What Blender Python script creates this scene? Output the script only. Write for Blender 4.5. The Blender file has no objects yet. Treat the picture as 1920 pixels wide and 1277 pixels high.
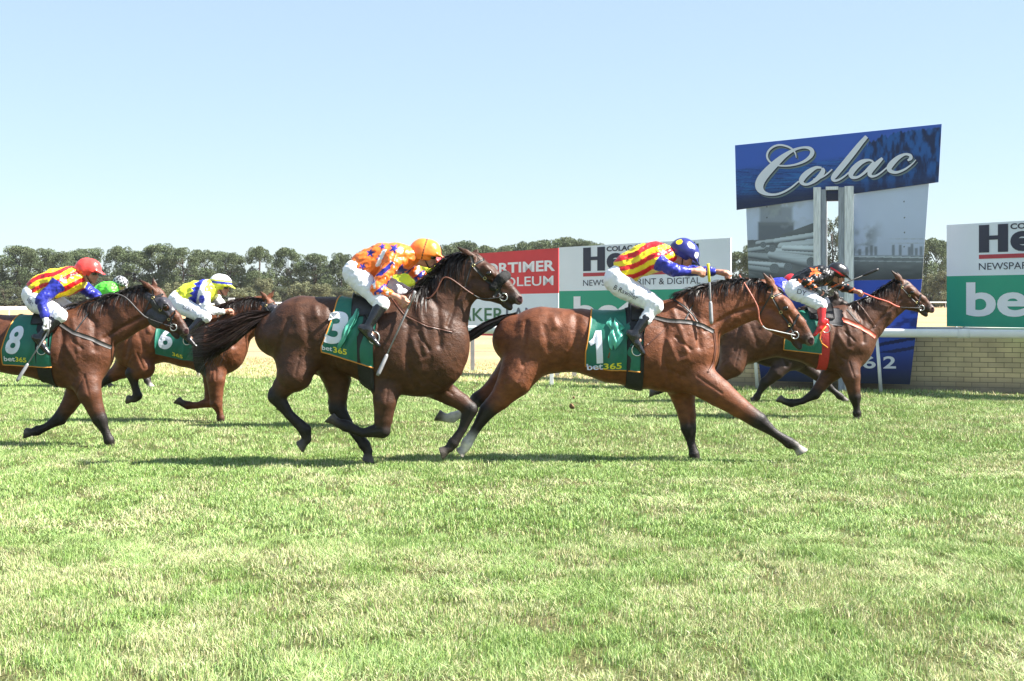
import bpy, bmesh, math, random
import numpy as np
from mathutils import Vector, Matrix
from mathutils.bvhtree import BVHTree
PI = math.pi
rad = math.radians
random.seed(7)
RNG = np.random.default_rng(11)
SC = bpy.context.scene
COL = SC.collection

# ---------------------------------------------------------------- camera, sky, sun, exposure
F = 2666.667      # focal length in photo pixels (50 mm on a 36 mm sensor, 1920 wide)
HZ = 561.0        # horizon row
CH = 1.60         # eye height
cam_d = bpy.data.cameras.new("camera")
cam_d.lens = 50.0; cam_d.sensor_width = 36.0
cam_d.shift_y = -(638.5 - HZ) / 1920.0
cam_d.clip_start = 0.1; cam_d.clip_end = 5000
cam = bpy.data.objects.new("camera", cam_d); COL.objects.link(cam)
cam.location = (0, 0, CH); cam.rotation_euler = (rad(90), 0, 0)
SC.camera = cam

SUN_EL = 46.0
SUN_AZ = 101.0     # clockwise from +Y : to the right, a little behind the riders
SUN_DIR = Vector((math.sin(rad(98)) * math.cos(rad(SUN_EL)), math.cos(rad(98)) * math.cos(rad(SUN_EL)), math.sin(rad(SUN_EL))))
world = bpy.data.worlds.new("World"); SC.world = world; world.use_nodes = True
nt = world.node_tree; nt.nodes.clear()
sky = nt.nodes.new("ShaderNodeTexSky"); sky.sky_type = 'NISHITA'
sky.sun_disc = False; sky.sun_elevation = rad(SUN_EL); sky.sun_rotation = rad(98)
sky.air_density = 1.0; sky.dust_density = 0.4; sky.ozone_density = 3.0; sky.altitude = 100
bg = nt.nodes.new("ShaderNodeBackground"); bg.inputs['Strength'].default_value = 0.061
wo = nt.nodes.new("ShaderNodeOutputWorld")
tint = nt.nodes.new("ShaderNodeMix"); tint.data_type = 'RGBA'; tint.inputs['Factor'].default_value = .55   # thin bright summer haze over the blue
tint.inputs[7].default_value = (3.35, 4.2, 5.0, 1)
nt.links.new(sky.outputs[0], tint.inputs[6]); nt.links.new(tint.outputs[2], bg.inputs[0])
nt.links.new(bg.outputs[0], wo.inputs[0])
sun_d = bpy.data.lights.new("sun", 'SUN'); sun_d.energy = 5.0; sun_d.angle = rad(0.53); sun_d.color = (1.0, 0.955, 0.88)
sun = bpy.data.objects.new("sun", sun_d); COL.objects.link(sun)
sun.rotation_euler = (-SUN_DIR).to_track_quat('-Z', 'Y').to_euler()
sun.location = (20, 5, 30)
SC.view_settings.view_transform = 'Standard'; SC.view_settings.look = 'None'
SC.view_settings.exposure = 1.74; SC.view_settings.gamma = 1.0

# ---------------------------------------------------------------- helpers
def W(u, v, d):
    return Vector(((u - 960.0) / F * d, d, CH + (HZ - v) / F * d))

def tag(o, label=None, cat=None, group=None, kind=None):
    if label: o['label'] = label
    if cat: o['category'] = cat
    if group: o['group'] = group
    if kind: o['kind'] = kind
    return o

def empty(name, loc=(0, 0, 0), rz=0.0):
    o = bpy.data.objects.new(name, None); COL.objects.link(o)
    o.location = loc; o.rotation_euler = (0, 0, rz); o.empty_display_size = .2
    return o

def mesh_np(name, V, faces, mat, parent=None, col=None, smooth=True, loc=None):
    """V (n,3), faces: (m,4) or (m,3) array, or list"""
    me = bpy.data.meshes.new(name)
    V = np.asarray(V, dtype=np.float32)
    if isinstance(faces, np.ndarray):
        k = faces.shape[1]; m = faces.shape[0]
        me.vertices.add(len(V)); me.vertices.foreach_set('co', V.ravel())
        me.loops.add(m * k); me.loops.foreach_set('vertex_index', faces.astype(np.int32).ravel())
        me.polygons.add(m); me.polygons.foreach_set('loop_start', np.arange(0, m * k, k, dtype=np.int32))
        me.update(calc_edges=True)
    else:
        me.from_pydata([tuple(map(float, v)) for v in V], [], faces); me.update()
    if col is not None:
        a = me.color_attributes.new('Col', 'FLOAT_COLOR', 'POINT')
        c = np.ones((len(V), 4), dtype=np.float32); c[:, :3] = col
        a.data.foreach_set('color', c.ravel())
    me.polygons.foreach_set('use_smooth', np.full(len(me.polygons), smooth, dtype=bool))
    if mat is not None: me.materials.append(mat)
    o = bpy.data.objects.new(name, me); COL.objects.link(o)
    if parent: o.parent = parent
    if loc is not None: o.location = loc
    return o

class MB:
    """collects simple shapes into one mesh"""
    def __init__(s): s.v = []; s.f = []
    def add(s, V, Fc):
        b = len(s.v); s.v += [tuple(map(float, p)) for p in V]; s.f += [tuple(b + i for i in f) for f in Fc]; return s
    def box(s, c, size, M=None, bev=0.0):
        bm = bmesh.new(); bmesh.ops.create_cube(bm, size=1)
        bmesh.ops.scale(bm, vec=size, verts=bm.verts)
        if bev: bmesh.ops.bevel(bm, geom=bm.edges[:], offset=bev, segments=2, affect='EDGES', profile=.6)
        if M is not None: bmesh.ops.transform(bm, matrix=M, verts=bm.verts)
        bmesh.ops.translate(bm, vec=c, verts=bm.verts)
        bm.verts.index_update()
        s.add([v.co for v in bm.verts], [[v.index for v in f.verts] for f in bm.faces]); bm.free(); return s
    def tube(s, pts, r, seg=8, closed=False, cap=True):
        pts = [Vector(p) for p in pts]; n = len(pts)
        rr = r if hasattr(r, '__len__') else [r] * n
        rings = []; prev = None
        for i in range(n):
            if closed: t = pts[(i + 1) % n] - pts[(i - 1) % n]
            else: t = pts[min(i + 1, n - 1)] - pts[max(i - 1, 0)]
            t = t.normalized() if t.length > 1e-9 else Vector((0, 0, 1))
            if prev is None:
                a = t.orthogonal().normalized()
            else:
                a = prev - t * prev.dot(t); a = a.normalized() if a.length > 1e-6 else t.orthogonal().normalized()
            prev = a; b = t.cross(a)
            rings.append([pts[i] + (a * math.cos(q) + b * math.sin(q)) * rr[i] for q in [2 * PI * k / seg for k in range(seg)]])
        V = [p for R in rings for p in R]; Fc = []
        for i in range(n if closed else n - 1):
            j = (i + 1) % n
            for k in range(seg):
                k2 = (k + 1) % seg
                Fc.append((i * seg + k, i * seg + k2, j * seg + k2, j * seg + k))
        if cap and not closed:
            Fc.append(tuple(range(seg))[::-1]); Fc.append(tuple((n - 1) * seg + k for k in range(seg)))
        return s.add(V, Fc)
    def build(s, name, mat, parent=None, smooth=False):
        return mesh_np(name, np.array(s.v), s.f, mat, parent, smooth=smooth)

# value noise ----------------------------------------------------
def _h(ix, iy, seed):
    n = (ix.astype(np.int64) * 374761393 + iy.astype(np.int64) * 668265263 + seed * 1442695041) & 0x7fffffff
    n = ((n ^ (n >> 13)) * 1274126177) & 0x7fffffff
    n = (n ^ (n >> 16)) & 0xffff
    return n / 65535.0
def vnoise(x, y, seed=0):
    ix = np.floor(x); iy = np.floor(y); fx = x - ix; fy = y - iy
    fx = fx * fx * (3 - 2 * fx); fy = fy * fy * (3 - 2 * fy)
    a = _h(ix, iy, seed); b = _h(ix + 1, iy, seed); c = _h(ix, iy + 1, seed); d = _h(ix + 1, iy + 1, seed)
    return (a * (1 - fx) + b * fx) * (1 - fy) + (c * (1 - fx) + d * fx) * fy
def fbm(x, y, seed=0, o=4):
    s = 0; a = .5; t = 0
    for i in range(o):
        s = s + a * vnoise(x * 2 ** i, y * 2 ** i, seed + i * 17); t += a; a *= .5
    return s / t

# materials ------------------------------------------------------
def new_mat(name):
    m = bpy.data.materials.new(name); m.use_nodes = True
    return m, m.node_tree, m.node_tree.nodes['Principled BSDF']
def mat(name, base, rough=.6, var=.12, vscale=6., bump=0., bscale=60., spec=.5, metal=0., coat=0., attr=False, sheen=0., stretch=None, sub=0.):
    m, t, b = new_mat(name)
    N = t.nodes; L = t.links
    tc = N.new('ShaderNodeTexCoord')
    src = tc.outputs['Object']
    if stretch:
        mp = N.new('ShaderNodeMapping'); mp.inputs['Scale'].default_value = stretch
        L.new(src, mp.inputs[0]); src = mp.outputs[0]
    n = N.new('ShaderNodeTexNoise'); n.inputs['Scale'].default_value = vscale; n.inputs['Detail'].default_value = 5
    L.new(src, n.inputs['Vector'])
    mr = N.new('ShaderNodeMapRange'); mr.inputs['From Min'].default_value = .3; mr.inputs['From Max'].default_value = .7
    mr.inputs['To Min'].default_value = 1 - var; mr.inputs['To Max'].default_value = 1 + var
    L.new(n.outputs['Fac'], mr.inputs['Value'])
    mx = N.new('ShaderNodeVectorMath'); mx.operation = 'SCALE'
    if attr:
        at = N.new('ShaderNodeAttribute'); at.attribute_name = 'Col'; L.new(at.outputs['Color'], mx.inputs[0])
    else:
        mx.inputs[0].default_value = base
    L.new(mr.outputs[0], mx.inputs['Scale']); L.new(mx.outputs[0], b.inputs['Base Color'])
    b.inputs['Roughness'].default_value = rough; b.inputs['Metallic'].default_value = metal
    b.inputs['Specular IOR Level'].default_value = spec
    b.inputs['Coat Weight'].default_value = coat
    if sheen: b.inputs['Sheen Weight'].default_value = sheen
    if bump:
        n2 = N.new('ShaderNodeTexNoise'); n2.inputs['Scale'].default_value = bscale; n2.inputs['Detail'].default_value = 4
        L.new(src, n2.inputs['Vector'])
        bp = N.new('ShaderNodeBump'); bp.inputs['Strength'].default_value = min(1, bump); bp.inputs['Distance'].default_value = .01
        L.new(n2.outputs['Fac'], bp.inputs['Height']); L.new(bp.outputs[0], b.inputs['Normal'])
    return m

def leafmat(name, trans=.35, rough=.6, attr='Col', spec=.25):
    m, t, b = new_mat(name); N = t.nodes; L = t.links
    at = N.new('ShaderNodeAttribute'); at.attribute_name = attr
    L.new(at.outputs['Color'], b.inputs['Base Color']); b.inputs['Roughness'].default_value = rough
    b.inputs['Specular IOR Level'].default_value = spec
    tr = N.new('ShaderNodeBsdfTranslucent'); L.new(at.outputs['Color'], tr.inputs['Color'])
    mx = N.new('ShaderNodeMixShader'); mx.inputs[0].default_value = trans
    L.new(b.outputs[0], mx.inputs[1]); L.new(tr.outputs[0], mx.inputs[2])
    L.new(mx.outputs[0], N['Material Output'].inputs['Surface'])
    return m

M = {}
M['white'] = mat('white_paint', (.8, .8, .78), .35, .05, 3)
M['board_white'] = mat('board_white', (.70, .76, .84), .45, .04, 1.5)
M['board_pale'] = mat('board_pale', (.62, .72, .82), .45, .04, 1.5)
M['board_green'] = mat('board_green', (.012, .30, .19), .4, .06, 1.2)
M['board_red'] = mat('board_red', (.58, .035, .045), .4, .08, 2)
M['red_dark'] = mat('red_strip', (.42, .04, .06), .5, .08, 3)
M['ink'] = mat('ink', (.022, .026, .055), .45, .08, 3)
M['green_ink'] = mat('green_ink', (.035, .14, .07), .5, .05, 3)
M['grey_ink'] = mat('grey_ink', (.10, .12, .17), .5, .05, 3)
M['white_ink'] = mat('white_ink', (.74, .76, .82), .45, .03, 3)
M['metal'] = mat('galvanised', (.32, .33, .33), .5, .15, 8, metal=.4)
M['steel'] = mat('steel', (.6, .6, .58), .25, .05, 8, metal=.9)
M['brass'] = mat('brass', (.55, .45, .2), .3, .05, 8, metal=.9)
M['black_strap'] = mat('black_leather', (.018, .017, .018), .45, .2, 20, bump=.2)
M['brown_strap'] = mat('brown_leather', (.10, .035, .02), .45, .2, 20, bump=.2)
M['grey_strap'] = mat('grey_webbing', (.06, .055, .055), .6, .2, 20, bump=.3)
M['pale_strap'] = mat('pale_webbing', (.42, .42, .42), .5, .2, 20, bump=.3)
M['rein_orange'] = mat('orange_rubber', (.40, .12, .075), .45, .25, 30, bump=.4)
M['coral'] = mat('coral_strap', (.72, .14, .09), .55, .1, 20, bump=.3)
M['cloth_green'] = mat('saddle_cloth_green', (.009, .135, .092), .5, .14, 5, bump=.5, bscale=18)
M['cloth_light'] = mat('cloth_green_sheen', (.10, .44, .32), .35, .2, 5, bump=.5, bscale=18)  # lighter copy of the cloth green, painting the sheen on crumpled folds
M['trim'] = mat('orange_trim', (.62, .24, .03), .6, .08, 5)
M['cloth_white'] = mat('white_number', (.72, .74, .82), .6, .06, 5)
M['cloth_yellow'] = mat('yellow_lettering', (.72, .66, .05), .6, .06, 5)
M['elastic'] = mat('black_girth', (.016, .016, .02), .7, .2, 30, bump=.5)
M['red_girth'] = mat('red_girth', (.48, .03, .03), .6, .1, 30, bump=.5)
M['pad_grey'] = mat('grey_pad', (.05, .05, .055), .7, .15, 12, bump=.5)
M['horse'] = mat('horse_coat', (1, 1, 1), .50, .30, 13, bump=.42, bscale=70, attr=True, spec=.32, coat=.0, stretch=(1, 1, 1.6))
M['hair_black'] = mat('black_hair', (.016, .012, .011), .42, .35, 14)
M['hair_brown'] = mat('dark_brown_hair', (.03, .016, .012), .42, .5, 14)
M['eye'] = mat('dark_eye', (.012, .008, .006), .08, .1, 5, coat=.5)
M['skin'] = mat('skin', (1, 1, 1), .5, .08, 14, attr=True, bump=.1, bscale=80)
M['silk'] = mat('silk', (.9, .9, .9), .38, .05, 8, attr=True, bump=.4, bscale=24, spec=.45)
M['breeches'] = mat('breeches', (.80, .80, .84), .6, .03, 8, bump=.5, bscale=30)
M['helmet'] = mat('helmet', (1, 1, 1), .3, .04, 8, attr=True, coat=.25)
M['boot'] = mat('black_boot', (.014, .014, .017), .22, .2, 10, bump=.25, bscale=30, coat=.3)
M['boot_red'] = mat('red_boot', (.55, .02, .02), .25, .15, 10, bump=.2, bscale=30, coat=.3)
M['glove_white'] = mat('white_glove', (.78, .76, .74), .6, .05, 10)
M['glove_black'] = mat('black_glove', (.02, .03, .03), .6, .1, 10)
M['lens'] = mat('dark_lens', (.01, .016, .01), .05, .1, 5, coat=.8)
M['whip'] = mat('grey_whip', (.25, .25, .26), .4, .15, 20)
M['fleece'] = mat('black_fleece', (.014, .013, .013), .9, .4, 60, bump=1, bscale=90)
M['hood'] = mat('dark_hood', (.035, .033, .042), .45, .25, 16, bump=.5, bscale=40)

# ---------------------------------------------------------------- text
_tc = {}
def text2d(s, bold=0.0, sx=1.0, cuts=0):
    """unit-box text triangles"""
    key = (s, bold, cuts)
    if key in _tc: return _tc[key]
    cu = bpy.data.curves.new('t', 'FONT'); cu.body = s; cu.size = 1; cu.offset = bold; cu.resolution_u = 5
    o = bpy.data.objects.new('t', cu); COL.objects.link(o)
    bpy.context.view_layer.update()
    dg = bpy.context.evaluated_depsgraph_get()
    me = bpy.data.meshes.new_from_object(o.evaluated_get(dg))
    bpy.data.objects.remove(o); bpy.data.curves.remove(cu)
    bm = bmesh.new(); bm.from_mesh(me); bpy.data.meshes.remove(me)
    bmesh.ops.triangulate(bm, faces=bm.faces)
    bmesh.ops.remove_doubles(bm, verts=bm.verts, dist=1e-5)
    for _ in range(cuts):
        bmesh.ops.subdivide_edges(bm, edges=[e for e in bm.edges if e.calc_length() > .12], cuts=1)
        bmesh.ops.triangulate(bm, faces=bm.faces)
    bm.verts.index_update()
    V = np.array([v.co[:2] for v in bm.verts]); Fc = [tuple(v.index for v in f.verts) for f in bm.faces]
    bm.free()
    V = (V - V.min(0)) / (V.max(0) - V.min(0))
    _tc[key] = (V, Fc)
    return _tc[key]

def ray_plane(u, v, P0, Nn):
    """photo pixel -> point on plane"""
    d = Vector(((u - 960.0) / F, 1.0, (HZ - v) / F))
    o = Vector((0, 0, CH))
    t = (P0 - o).dot(Nn) / d.dot(Nn)
    return o + d * t
# ================================================================ SETTING
def railY(X):      # line of the inside running rail
    return 26.5 + (-.375) * (X - .726)

# ---- ground --------------------------------------------------------------
def ground_mat(name, cols, scale, bump=.6, b2=30):
    m, t, b = new_mat(name); N = t.nodes; L = t.links
    ge = N.new('ShaderNodeNewGeometry')
    n1 = N.new('ShaderNodeTexNoise'); n1.inputs['Scale'].default_value = scale; n1.inputs['Detail'].default_value = 8; n1.inputs['Roughness'].default_value = .65
    L.new(ge.outputs['Position'], n1.inputs['Vector'])
    cr = N.new('ShaderNodeValToRGB'); e = cr.color_ramp.elements
    e[0].position = .3; e[0].color = (*cols[0], 1); e[1].position = .7; e[1].color = (*cols[-1], 1)
    if len(cols) > 2:
        x = e.new(.5); x.color = (*cols[1], 1)
    L.new(n1.outputs['Fac'], cr.inputs[0])
    n2 = N.new('ShaderNodeTexNoise'); n2.inputs['Scale'].default_value = b2; n2.inputs['Detail'].default_value = 4
    L.new(ge.outputs['Position'], n2.inputs['Vector'])
    mr = N.new('ShaderNodeMapRange'); mr.inputs['From Min'].default_value = .3; mr.inputs['From Max'].default_value = .7
    mr.inputs['To Min'].default_value = .75; mr.inputs['To Max'].default_value = 1.2; L.new(n2.outputs['Fac'], mr.inputs['Value'])
    sc = N.new('ShaderNodeVectorMath'); sc.operation = 'SCALE'; L.new(cr.outputs[0], sc.inputs[0]); L.new(mr.outputs[0], sc.inputs['Scale'])
    L.new(sc.outputs[0], b.inputs['Base Color']); b.inputs['Roughness'].default_value = .95; b.inputs['Specular IOR Level'].default_value = .1
    bp = N.new('ShaderNodeBump'); bp.inputs['Strength'].default_value = bump; bp.inputs['Distance'].default_value = .05
    L.new(n2.outputs['Fac'], bp.inputs['Height']); L.new(bp.outputs[0], b.inputs['Normal'])
    return m
M['dry'] = ground_mat('dry_paddock', [(.27, .19, .095), (.37, .27, .15), (.43, .33, .19)], .12, .3, 9)
M['turf'] = ground_mat('turf_soil', [(.05, .07, .02), (.09, .10, .035), (.14, .12, .06)], 1.1, .8, 40)
g = MB(); g.add([(-900, -30, -.004), (900, -30, -.004), (900, 1500, -.004), (-900, 1500, -.004)], [(0, 1, 2, 3)])
tag(g.build('ground', M['dry']), kind='structure')
g = MB(); xs = np.linspace(-70, 60, 40)
V = [(x, -10, 0) for x in xs] + [(x, railY(x) + .25 + .3 * math.sin(x * 2.1) + .2 * math.sin(x * 5.3 + 1), 0) for x in xs]
g.add(V, [(i, i + 1, 40 + i + 1, 40 + i) for i in range(39)])
tag(g.build('turf', M['turf']), kind='structure')

# ---- grass ---------------------------------------------------------------
_dr = random.Random(12)
DIVOTS = []
for _k in range(70):
    _y = _dr.uniform(5.2, 22); DIVOTS.append((_dr.uniform(-.37, .37) * _y, _y, _dr.uniform(.03, .075)))
DIVOTS += [(2.38, 6.95, .13), (-.66, 6.6, .06), (.25, 6.3, .08), (1.0, 7.9, .09), (1.9, 9.2, .12)]
def grass_patch(n, y0, y1, hgt, wid, seg2, seed, dry=False):
    r = np.random.default_rng(seed)
    y = np.sqrt(y0 * y0 + r.random(n) * (y1 * y1 - y0 * y0))
    x = (r.random(n) * 2 - 1) * (.36 * 1.16 * y + .9)
    # keep inside the turf
    edge = 26.5 - .375 * (x - .726) + .25 + .3 * np.sin(x * 2.1)
    if dry: keep = (y > edge - .6) & (y < edge + 1.5 + 9 * r.random(len(y)) ** 2)
    else: keep = (y < edge + (r.random(n) - .5) * .8)
    x = x[keep]; y = y[keep]; n = len(x)
    cl = fbm(x * 6.1, y * 5.1, 3, 3)            # clumps
    big = fbm(x * .8 + 5, y * .5, 9, 4)
    keep = r.random(n) < np.clip(.45 + (cl - .42) * 3.4, .16, 1)
    if not dry:      # hoof marks and worn spots
        for (hx_, hy_, hr_) in DIVOTS:
            q = np.hypot(x - hx_, (y - hy_)) / (hr_ * (.7 + .6 * vnoise(x * 9, y * 9, 41))); keep &= ~((q < 1) & (r.random(n) < .86))
    x = x[keep]; y = y[keep]; cl = cl[keep]; big = big[keep]; n = len(x)
    ang = 2 * PI * fbm(x * 2.5, y * 2.5, 21, 3) * 2 + r.normal(0, 1.6, n)
    lean = np.abs(r.normal(.45, .45, n)) + np.clip(fbm(x * 2.2, y * 2.2, 31, 3) - .5, 0, 1) * 2.4
    h = hgt * (.55 + .75 * r.random(n)) * (.55 + 1.0 * cl) * (1 + .35 * (big - .5))
    w = wid * (.7 + .6 * r.random(n))
    dx = np.cos(ang) * lean * h; dy = np.sin(ang) * lean * h
    hz = h / np.sqrt(1 + lean * lean * .7)
    wa = r.random(n) * 2 * PI
    wx = np.cos(wa) * w / 2; wy = np.sin(wa) * w / 2
    z0 = np.full(n, -.006)
    # colour
    green = np.stack([.17 + .08 * r.random(n), .29 + .10 * r.random(n), .055 + .04 * r.random(n)], 1)
    lime = np.stack([.34 + .09 * r.random(n), .46 + .09 * r.random(n), .17 + .07 * r.random(n)], 1)
    straw = np.stack([.55 + .14 * r.random(n), .50 + .12 * r.random(n), .32 + .10 * r.random(n)], 1)
    fd = fbm(x * 2.6 + 9, y * 1.7, 55, 6)
    ps = np.clip((fd - .48) * 1.9 + .24 - .014 * (y - 9) + .16 * (x < -.02 * y) * (y < 9), .06, .62)
    if dry: ps = np.clip(.5 + (fd - .5) * 1.5, .3, .9)
    q = r.random(n)
    c = np.where((q < ps)[:, None], straw, np.where((r.random(n) < np.clip(.45 + (big - .5) * 1.3, .2, .75))[:, None], lime, green))
    mix = (.10 + .2 * r.random(n))[:, None]
    mean = lime * .55 + straw * .45
    c = (c * (1 - mix) + mean * mix) * np.array([.82, .87, .76])
    if seg2:
        V = np.empty((n, 5, 3)); 
        V[:, 0] = np.stack([x - wx, y - wy, z0], 1); V[:, 1] = np.stack([x + wx, y + wy, z0], 1)
        V[:, 2] = np.stack([x + dx * .35 + wx * .8, y + dy * .35 + wy * .8, hz * .6], 1); V[:, 3] = np.stack([x + dx * .35 - wx * .8, y + dy * .35 - wy * .8, hz * .6], 1)
        V[:, 4] = np.stack([x + dx, y + dy, hz], 1)
        b = (np.arange(n) * 5)[:, None]
        T = np.concatenate([b + np.array([[0, 1, 2]]), b + np.array([[0, 2, 3]]), b + np.array([[3, 2, 4]])], 1).reshape(-1, 3)
        k = 5
    else:
        V = np.empty((n, 3, 3))
        V[:, 0] = np.stack([x - wx, y - wy, z0], 1); V[:, 1] = np.stack([x + wx, y + wy, z0], 1); V[:, 2] = np.stack([x + dx, y + dy, hz], 1)
        T = (np.arange(n) * 3)[:, None] + np.array([[0, 1, 2]]); k = 3
    return V.reshape(-1, 3), T, np.repeat(c, k, axis=0)
def build_grass():
    Vs = []; Ts = []; Cs = []; off = 0
    for args in [(640000, 4.8, 9.5, .037, .0038, True, 1), (480000, 9.5, 15, .037, .0062, True, 2), (430000, 15, 23, .037, .010, False, 3), (420000, 23, 36, .045, .015, False, 4)]:
        V, T, C = grass_patch(*args)
        Vs.append(V); Ts.append(T + off); Cs.append(C); off += len(V)
    V, T, C = grass_patch(420000, 24, 46, .05, .018, False, 5, True)
    Vs.append(V); Ts.append(T + off); Cs.append(C)
    o = mesh_np('grass', np.concatenate(Vs), np.concatenate(Ts), leafmat('grass_blades', .12, .5), None, np.concatenate(Cs), smooth=False)
    tag(o, 'short green and straw coloured racecourse grass', 'grass', kind='stuff')
build_grass()

# ---- running rail ----------------------------------------------------------
def rail_profile(rx, rz, n=14):
    return [(rx * math.copysign(abs(math.cos(a)) ** .8, math.cos(a)), rz * math.copysign(abs(math.sin(a)) ** .8, math.sin(a))) for a in [2 * PI * k / n for k in range(n)]]
def swept_rail(pts, rx, rz, n=14):
    V = []; Fc = []; prof = rail_profile(rx, rz, n)
    for i, p in enumerate(pts):
        a = Vector(pts[max(i - 1, 0)]); b = Vector(pts[min(i + 1, len(pts) - 1)]); t = (b - a); t.z = 0; t.normalize()
        s = Vector((-t.y, t.x, 0))
        for (q, z) in prof: V.append(Vector(p) + s * q + Vector((0, 0, z)))
    for i in range(len(pts) - 1):
        for k in range(n): Fc.append((i * n + k, i * n + (k + 1) % n, (i + 1) * n + (k + 1) % n, (i + 1) * n + k))
    Fc.append(tuple(range(n))); Fc.append(tuple((len(pts) - 1) * n + k for k in range(n))[::-1])
    return V, Fc
X0 = 0.0
rr = empty('running_rail', (X0, railY(X0), 0))
tag(rr, 'long white plastic running rail beside the turf, in front of the brick wall', 'rail')
mb = MB(); mb.add(*swept_rail([(x - X0, railY(x) - railY(X0), 1.02) for x in np.linspace(-24, 15, 14)], .055, .075))
for x in (-20.1, -13.2, -6.43, .38, 7.6, 14.): mb.add(*swept_rail([(x - X0 + k, railY(x + k) - railY(X0), 1.02) for k in (-.09, .09)], .060, .080))
mb.build('top_rail', M['white'], rr, True)
for x in [-22.4, -20.1, -17.8, -15.5, -13.2, -10.95, -8.7, -6.43, -4.15, -1.87, .38, 2.35, 4.34, 6.33, 9.4, 11.7, 14.0]:
    p = MB(); dx = x - X0; y0 = railY(x) - railY(X0)
    p.tube([(dx, y0, -.02), (dx - .035, y0, .5), (dx - .075, y0, .97)], [.032, .030, .028], 10)
    p.build('post', M['white'], rr, True)
mk = MB(); mk.box((0, 0, .13), (.07, .05, .27), bev=.006)
o = mk.build('marker_post', M['white']); o.location = (.735, railY(.735) - .02, 0)
tag(o, 'short square white peg at the turf edge under the belly of horse number one', 'peg')

# far rail round the bend, and its posts
fr_pts = [(-62, 40), (-44, 58), (-31.5, 76), (-29.2, 100), (-31, 140), (-34, 190), (-36, 225), (-20, 243), (20, 246), (75, 246), (140, 244)]
fr = empty('distant_rail', (0, 150, 0)); tag(fr, 'thin white rail far away along the foot of the trees', 'rail')
def dense(pts, step):
    out = []
    for a, b in zip(pts[:-1], pts[1:]):
        a = Vector(a); b = Vector(b); n = max(1, int((b - a).length / step))
        for i in range(n): out.append(a + (b - a) * i / n)
    out.append(Vector(pts[-1])); return out
mb = MB(); mb.add(*swept_rail([(x, y - 150, 1.04) for x, y in dense(fr_pts, 12)], .06, .11, 8)); mb.build('top_rail', M['white'], fr, True)
mb = MB()
for p in dense(fr_pts, 3.2): mb.box((p.x, p.y - 150, .48), (.06, .06, .96))
o = mb.build('posts', M['white'], fr); o['kind'] = 'stuff'

# wire fence beyond the rail (thin dark steel posts and two wires)
wf = empty('wire_fence', (-2, 34, 0)); tag(wf, 'low fence of thin dark steel posts and wires in the dry paddock', 'fence')
for i in range(12):
    x = -26 + i * 4.3
    p = MB(); y = .02 * x - (.0 if x < 0 else 0)
    p.tube([(x, y, -.02), (x, y, 1.0)], .022, 6); p.build('post', M['metal'], wf, True)
mb = MB()
for z in (.35, .65, .93): mb.tube([(-26, -.52, z), (21.3, .426, z)], .006, 4)
mb.build('wires', M['metal'], wf)

# ---- brick wall ------------------------------------------------------------
def brick_mat():
    m, t, b = new_mat('cream_bricks'); N = t.nodes; L = t.links
    tc = N.new('ShaderNodeTexCoord')
    sp = N.new('ShaderNodeSeparateXYZ'); L.new(tc.outputs['Object'], sp.inputs[0])
    cb = N.new('ShaderNodeCombineXYZ'); L.new(sp.outputs['X'], cb.inputs['X']); L.new(sp.outputs['Z'], cb.inputs['Y'])
    br = N.new('ShaderNodeTexBrick'); L.new(cb.outputs[0], br.inputs['Vector'])
    br.inputs['Scale'].default_value = 1; br.inputs['Brick Width'].default_value = .262; br.inputs['Row Height'].default_value = .0862
    br.inputs['Mortar Size'].default_value = .0052; br.inputs['Mortar Smooth'].default_value = .25; br.inputs['Bias'].default_value = 0
    br.inputs['Color1'].default_value = (.61, .50, .29, 1); br.inputs['Color2'].default_value = (.50, .41, .25, 1); br.inputs['Mortar'].default_value = (.17, .14, .09, 1)
    n = N.new('ShaderNodeTexNoise'); n.inputs['Scale'].default_value = 2.2; n.inputs['Detail'].default_value = 6; L.new(tc.outputs['Object'], n.inputs['Vector'])
    # rising damp / dirt near the ground
    mr = N.new('ShaderNodeMapRange'); mr.inputs['From Min'].default_value = .02; mr.inputs['From Max'].default_value = .24; mr.inputs['To Min'].default_value = .8; mr.inputs['To Max'].default_value = 0
    ad = N.new('ShaderNodeMath'); ad.operation = 'MULTIPLY_ADD'; ad.inputs[1].default_value = -.12; L.new(n.outputs['Fac'], ad.inputs[0]); L.new(sp.outputs['Z'], ad.inputs[2])
    L.new(ad.outputs[0], mr.inputs['Value'])
    mx = N.new('ShaderNodeMix'); mx.data_type = 'RGBA'; L.new(mr.outputs[0], mx.inputs['Factor']); L.new(br.outputs['Color'], mx.inputs[6]); mx.inputs[7].default_value = (.19, .17, .13, 1)
    m2 = N.new('ShaderNodeMapRange'); m2.inputs['From Min'].default_value = .3; m2.inputs['From Max'].default_value = .7; m2.inputs['To Min'].default_value = .82; m2.inputs['To Max'].default_value = 1.15; L.new(n.outputs['Fac'], m2.inputs['Value'])
    sc = N.new('ShaderNodeVectorMath'); sc.operation = 'SCALE'; L.new(mx.outputs[2], sc.inputs[0]); L.new(m2.outputs[0], sc.inputs['Scale'])
    L.new(sc.outputs[0], b.inputs['Base Color']); b.inputs['Roughness'].default_value = .85
    bp = N.new('ShaderNodeBump'); bp.inputs['Strength'].default_value = .8; bp.inputs['Distance'].default_value = .006; bp.invert = True
    L.new(br.outputs['Fac'], bp.inputs['Height']); L.new(bp.outputs[0], b.inputs['Normal'])
    return m
xw0, xw1 = 3.25, 17.0
ang = math.atan2(-.375, 1)
wl = empty('brick_wall', (xw0, railY(xw0) + .66, 0), ang); tag(wl, 'low cream brick wall behind the white running rail', 'wall')
Lw = (xw1 - xw0) / math.cos(ang)
mb = MB(); mb.box((Lw / 2, .115, .525), (Lw, .23, 1.07)); mb.build('brickwork', brick_mat(), wl)
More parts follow.
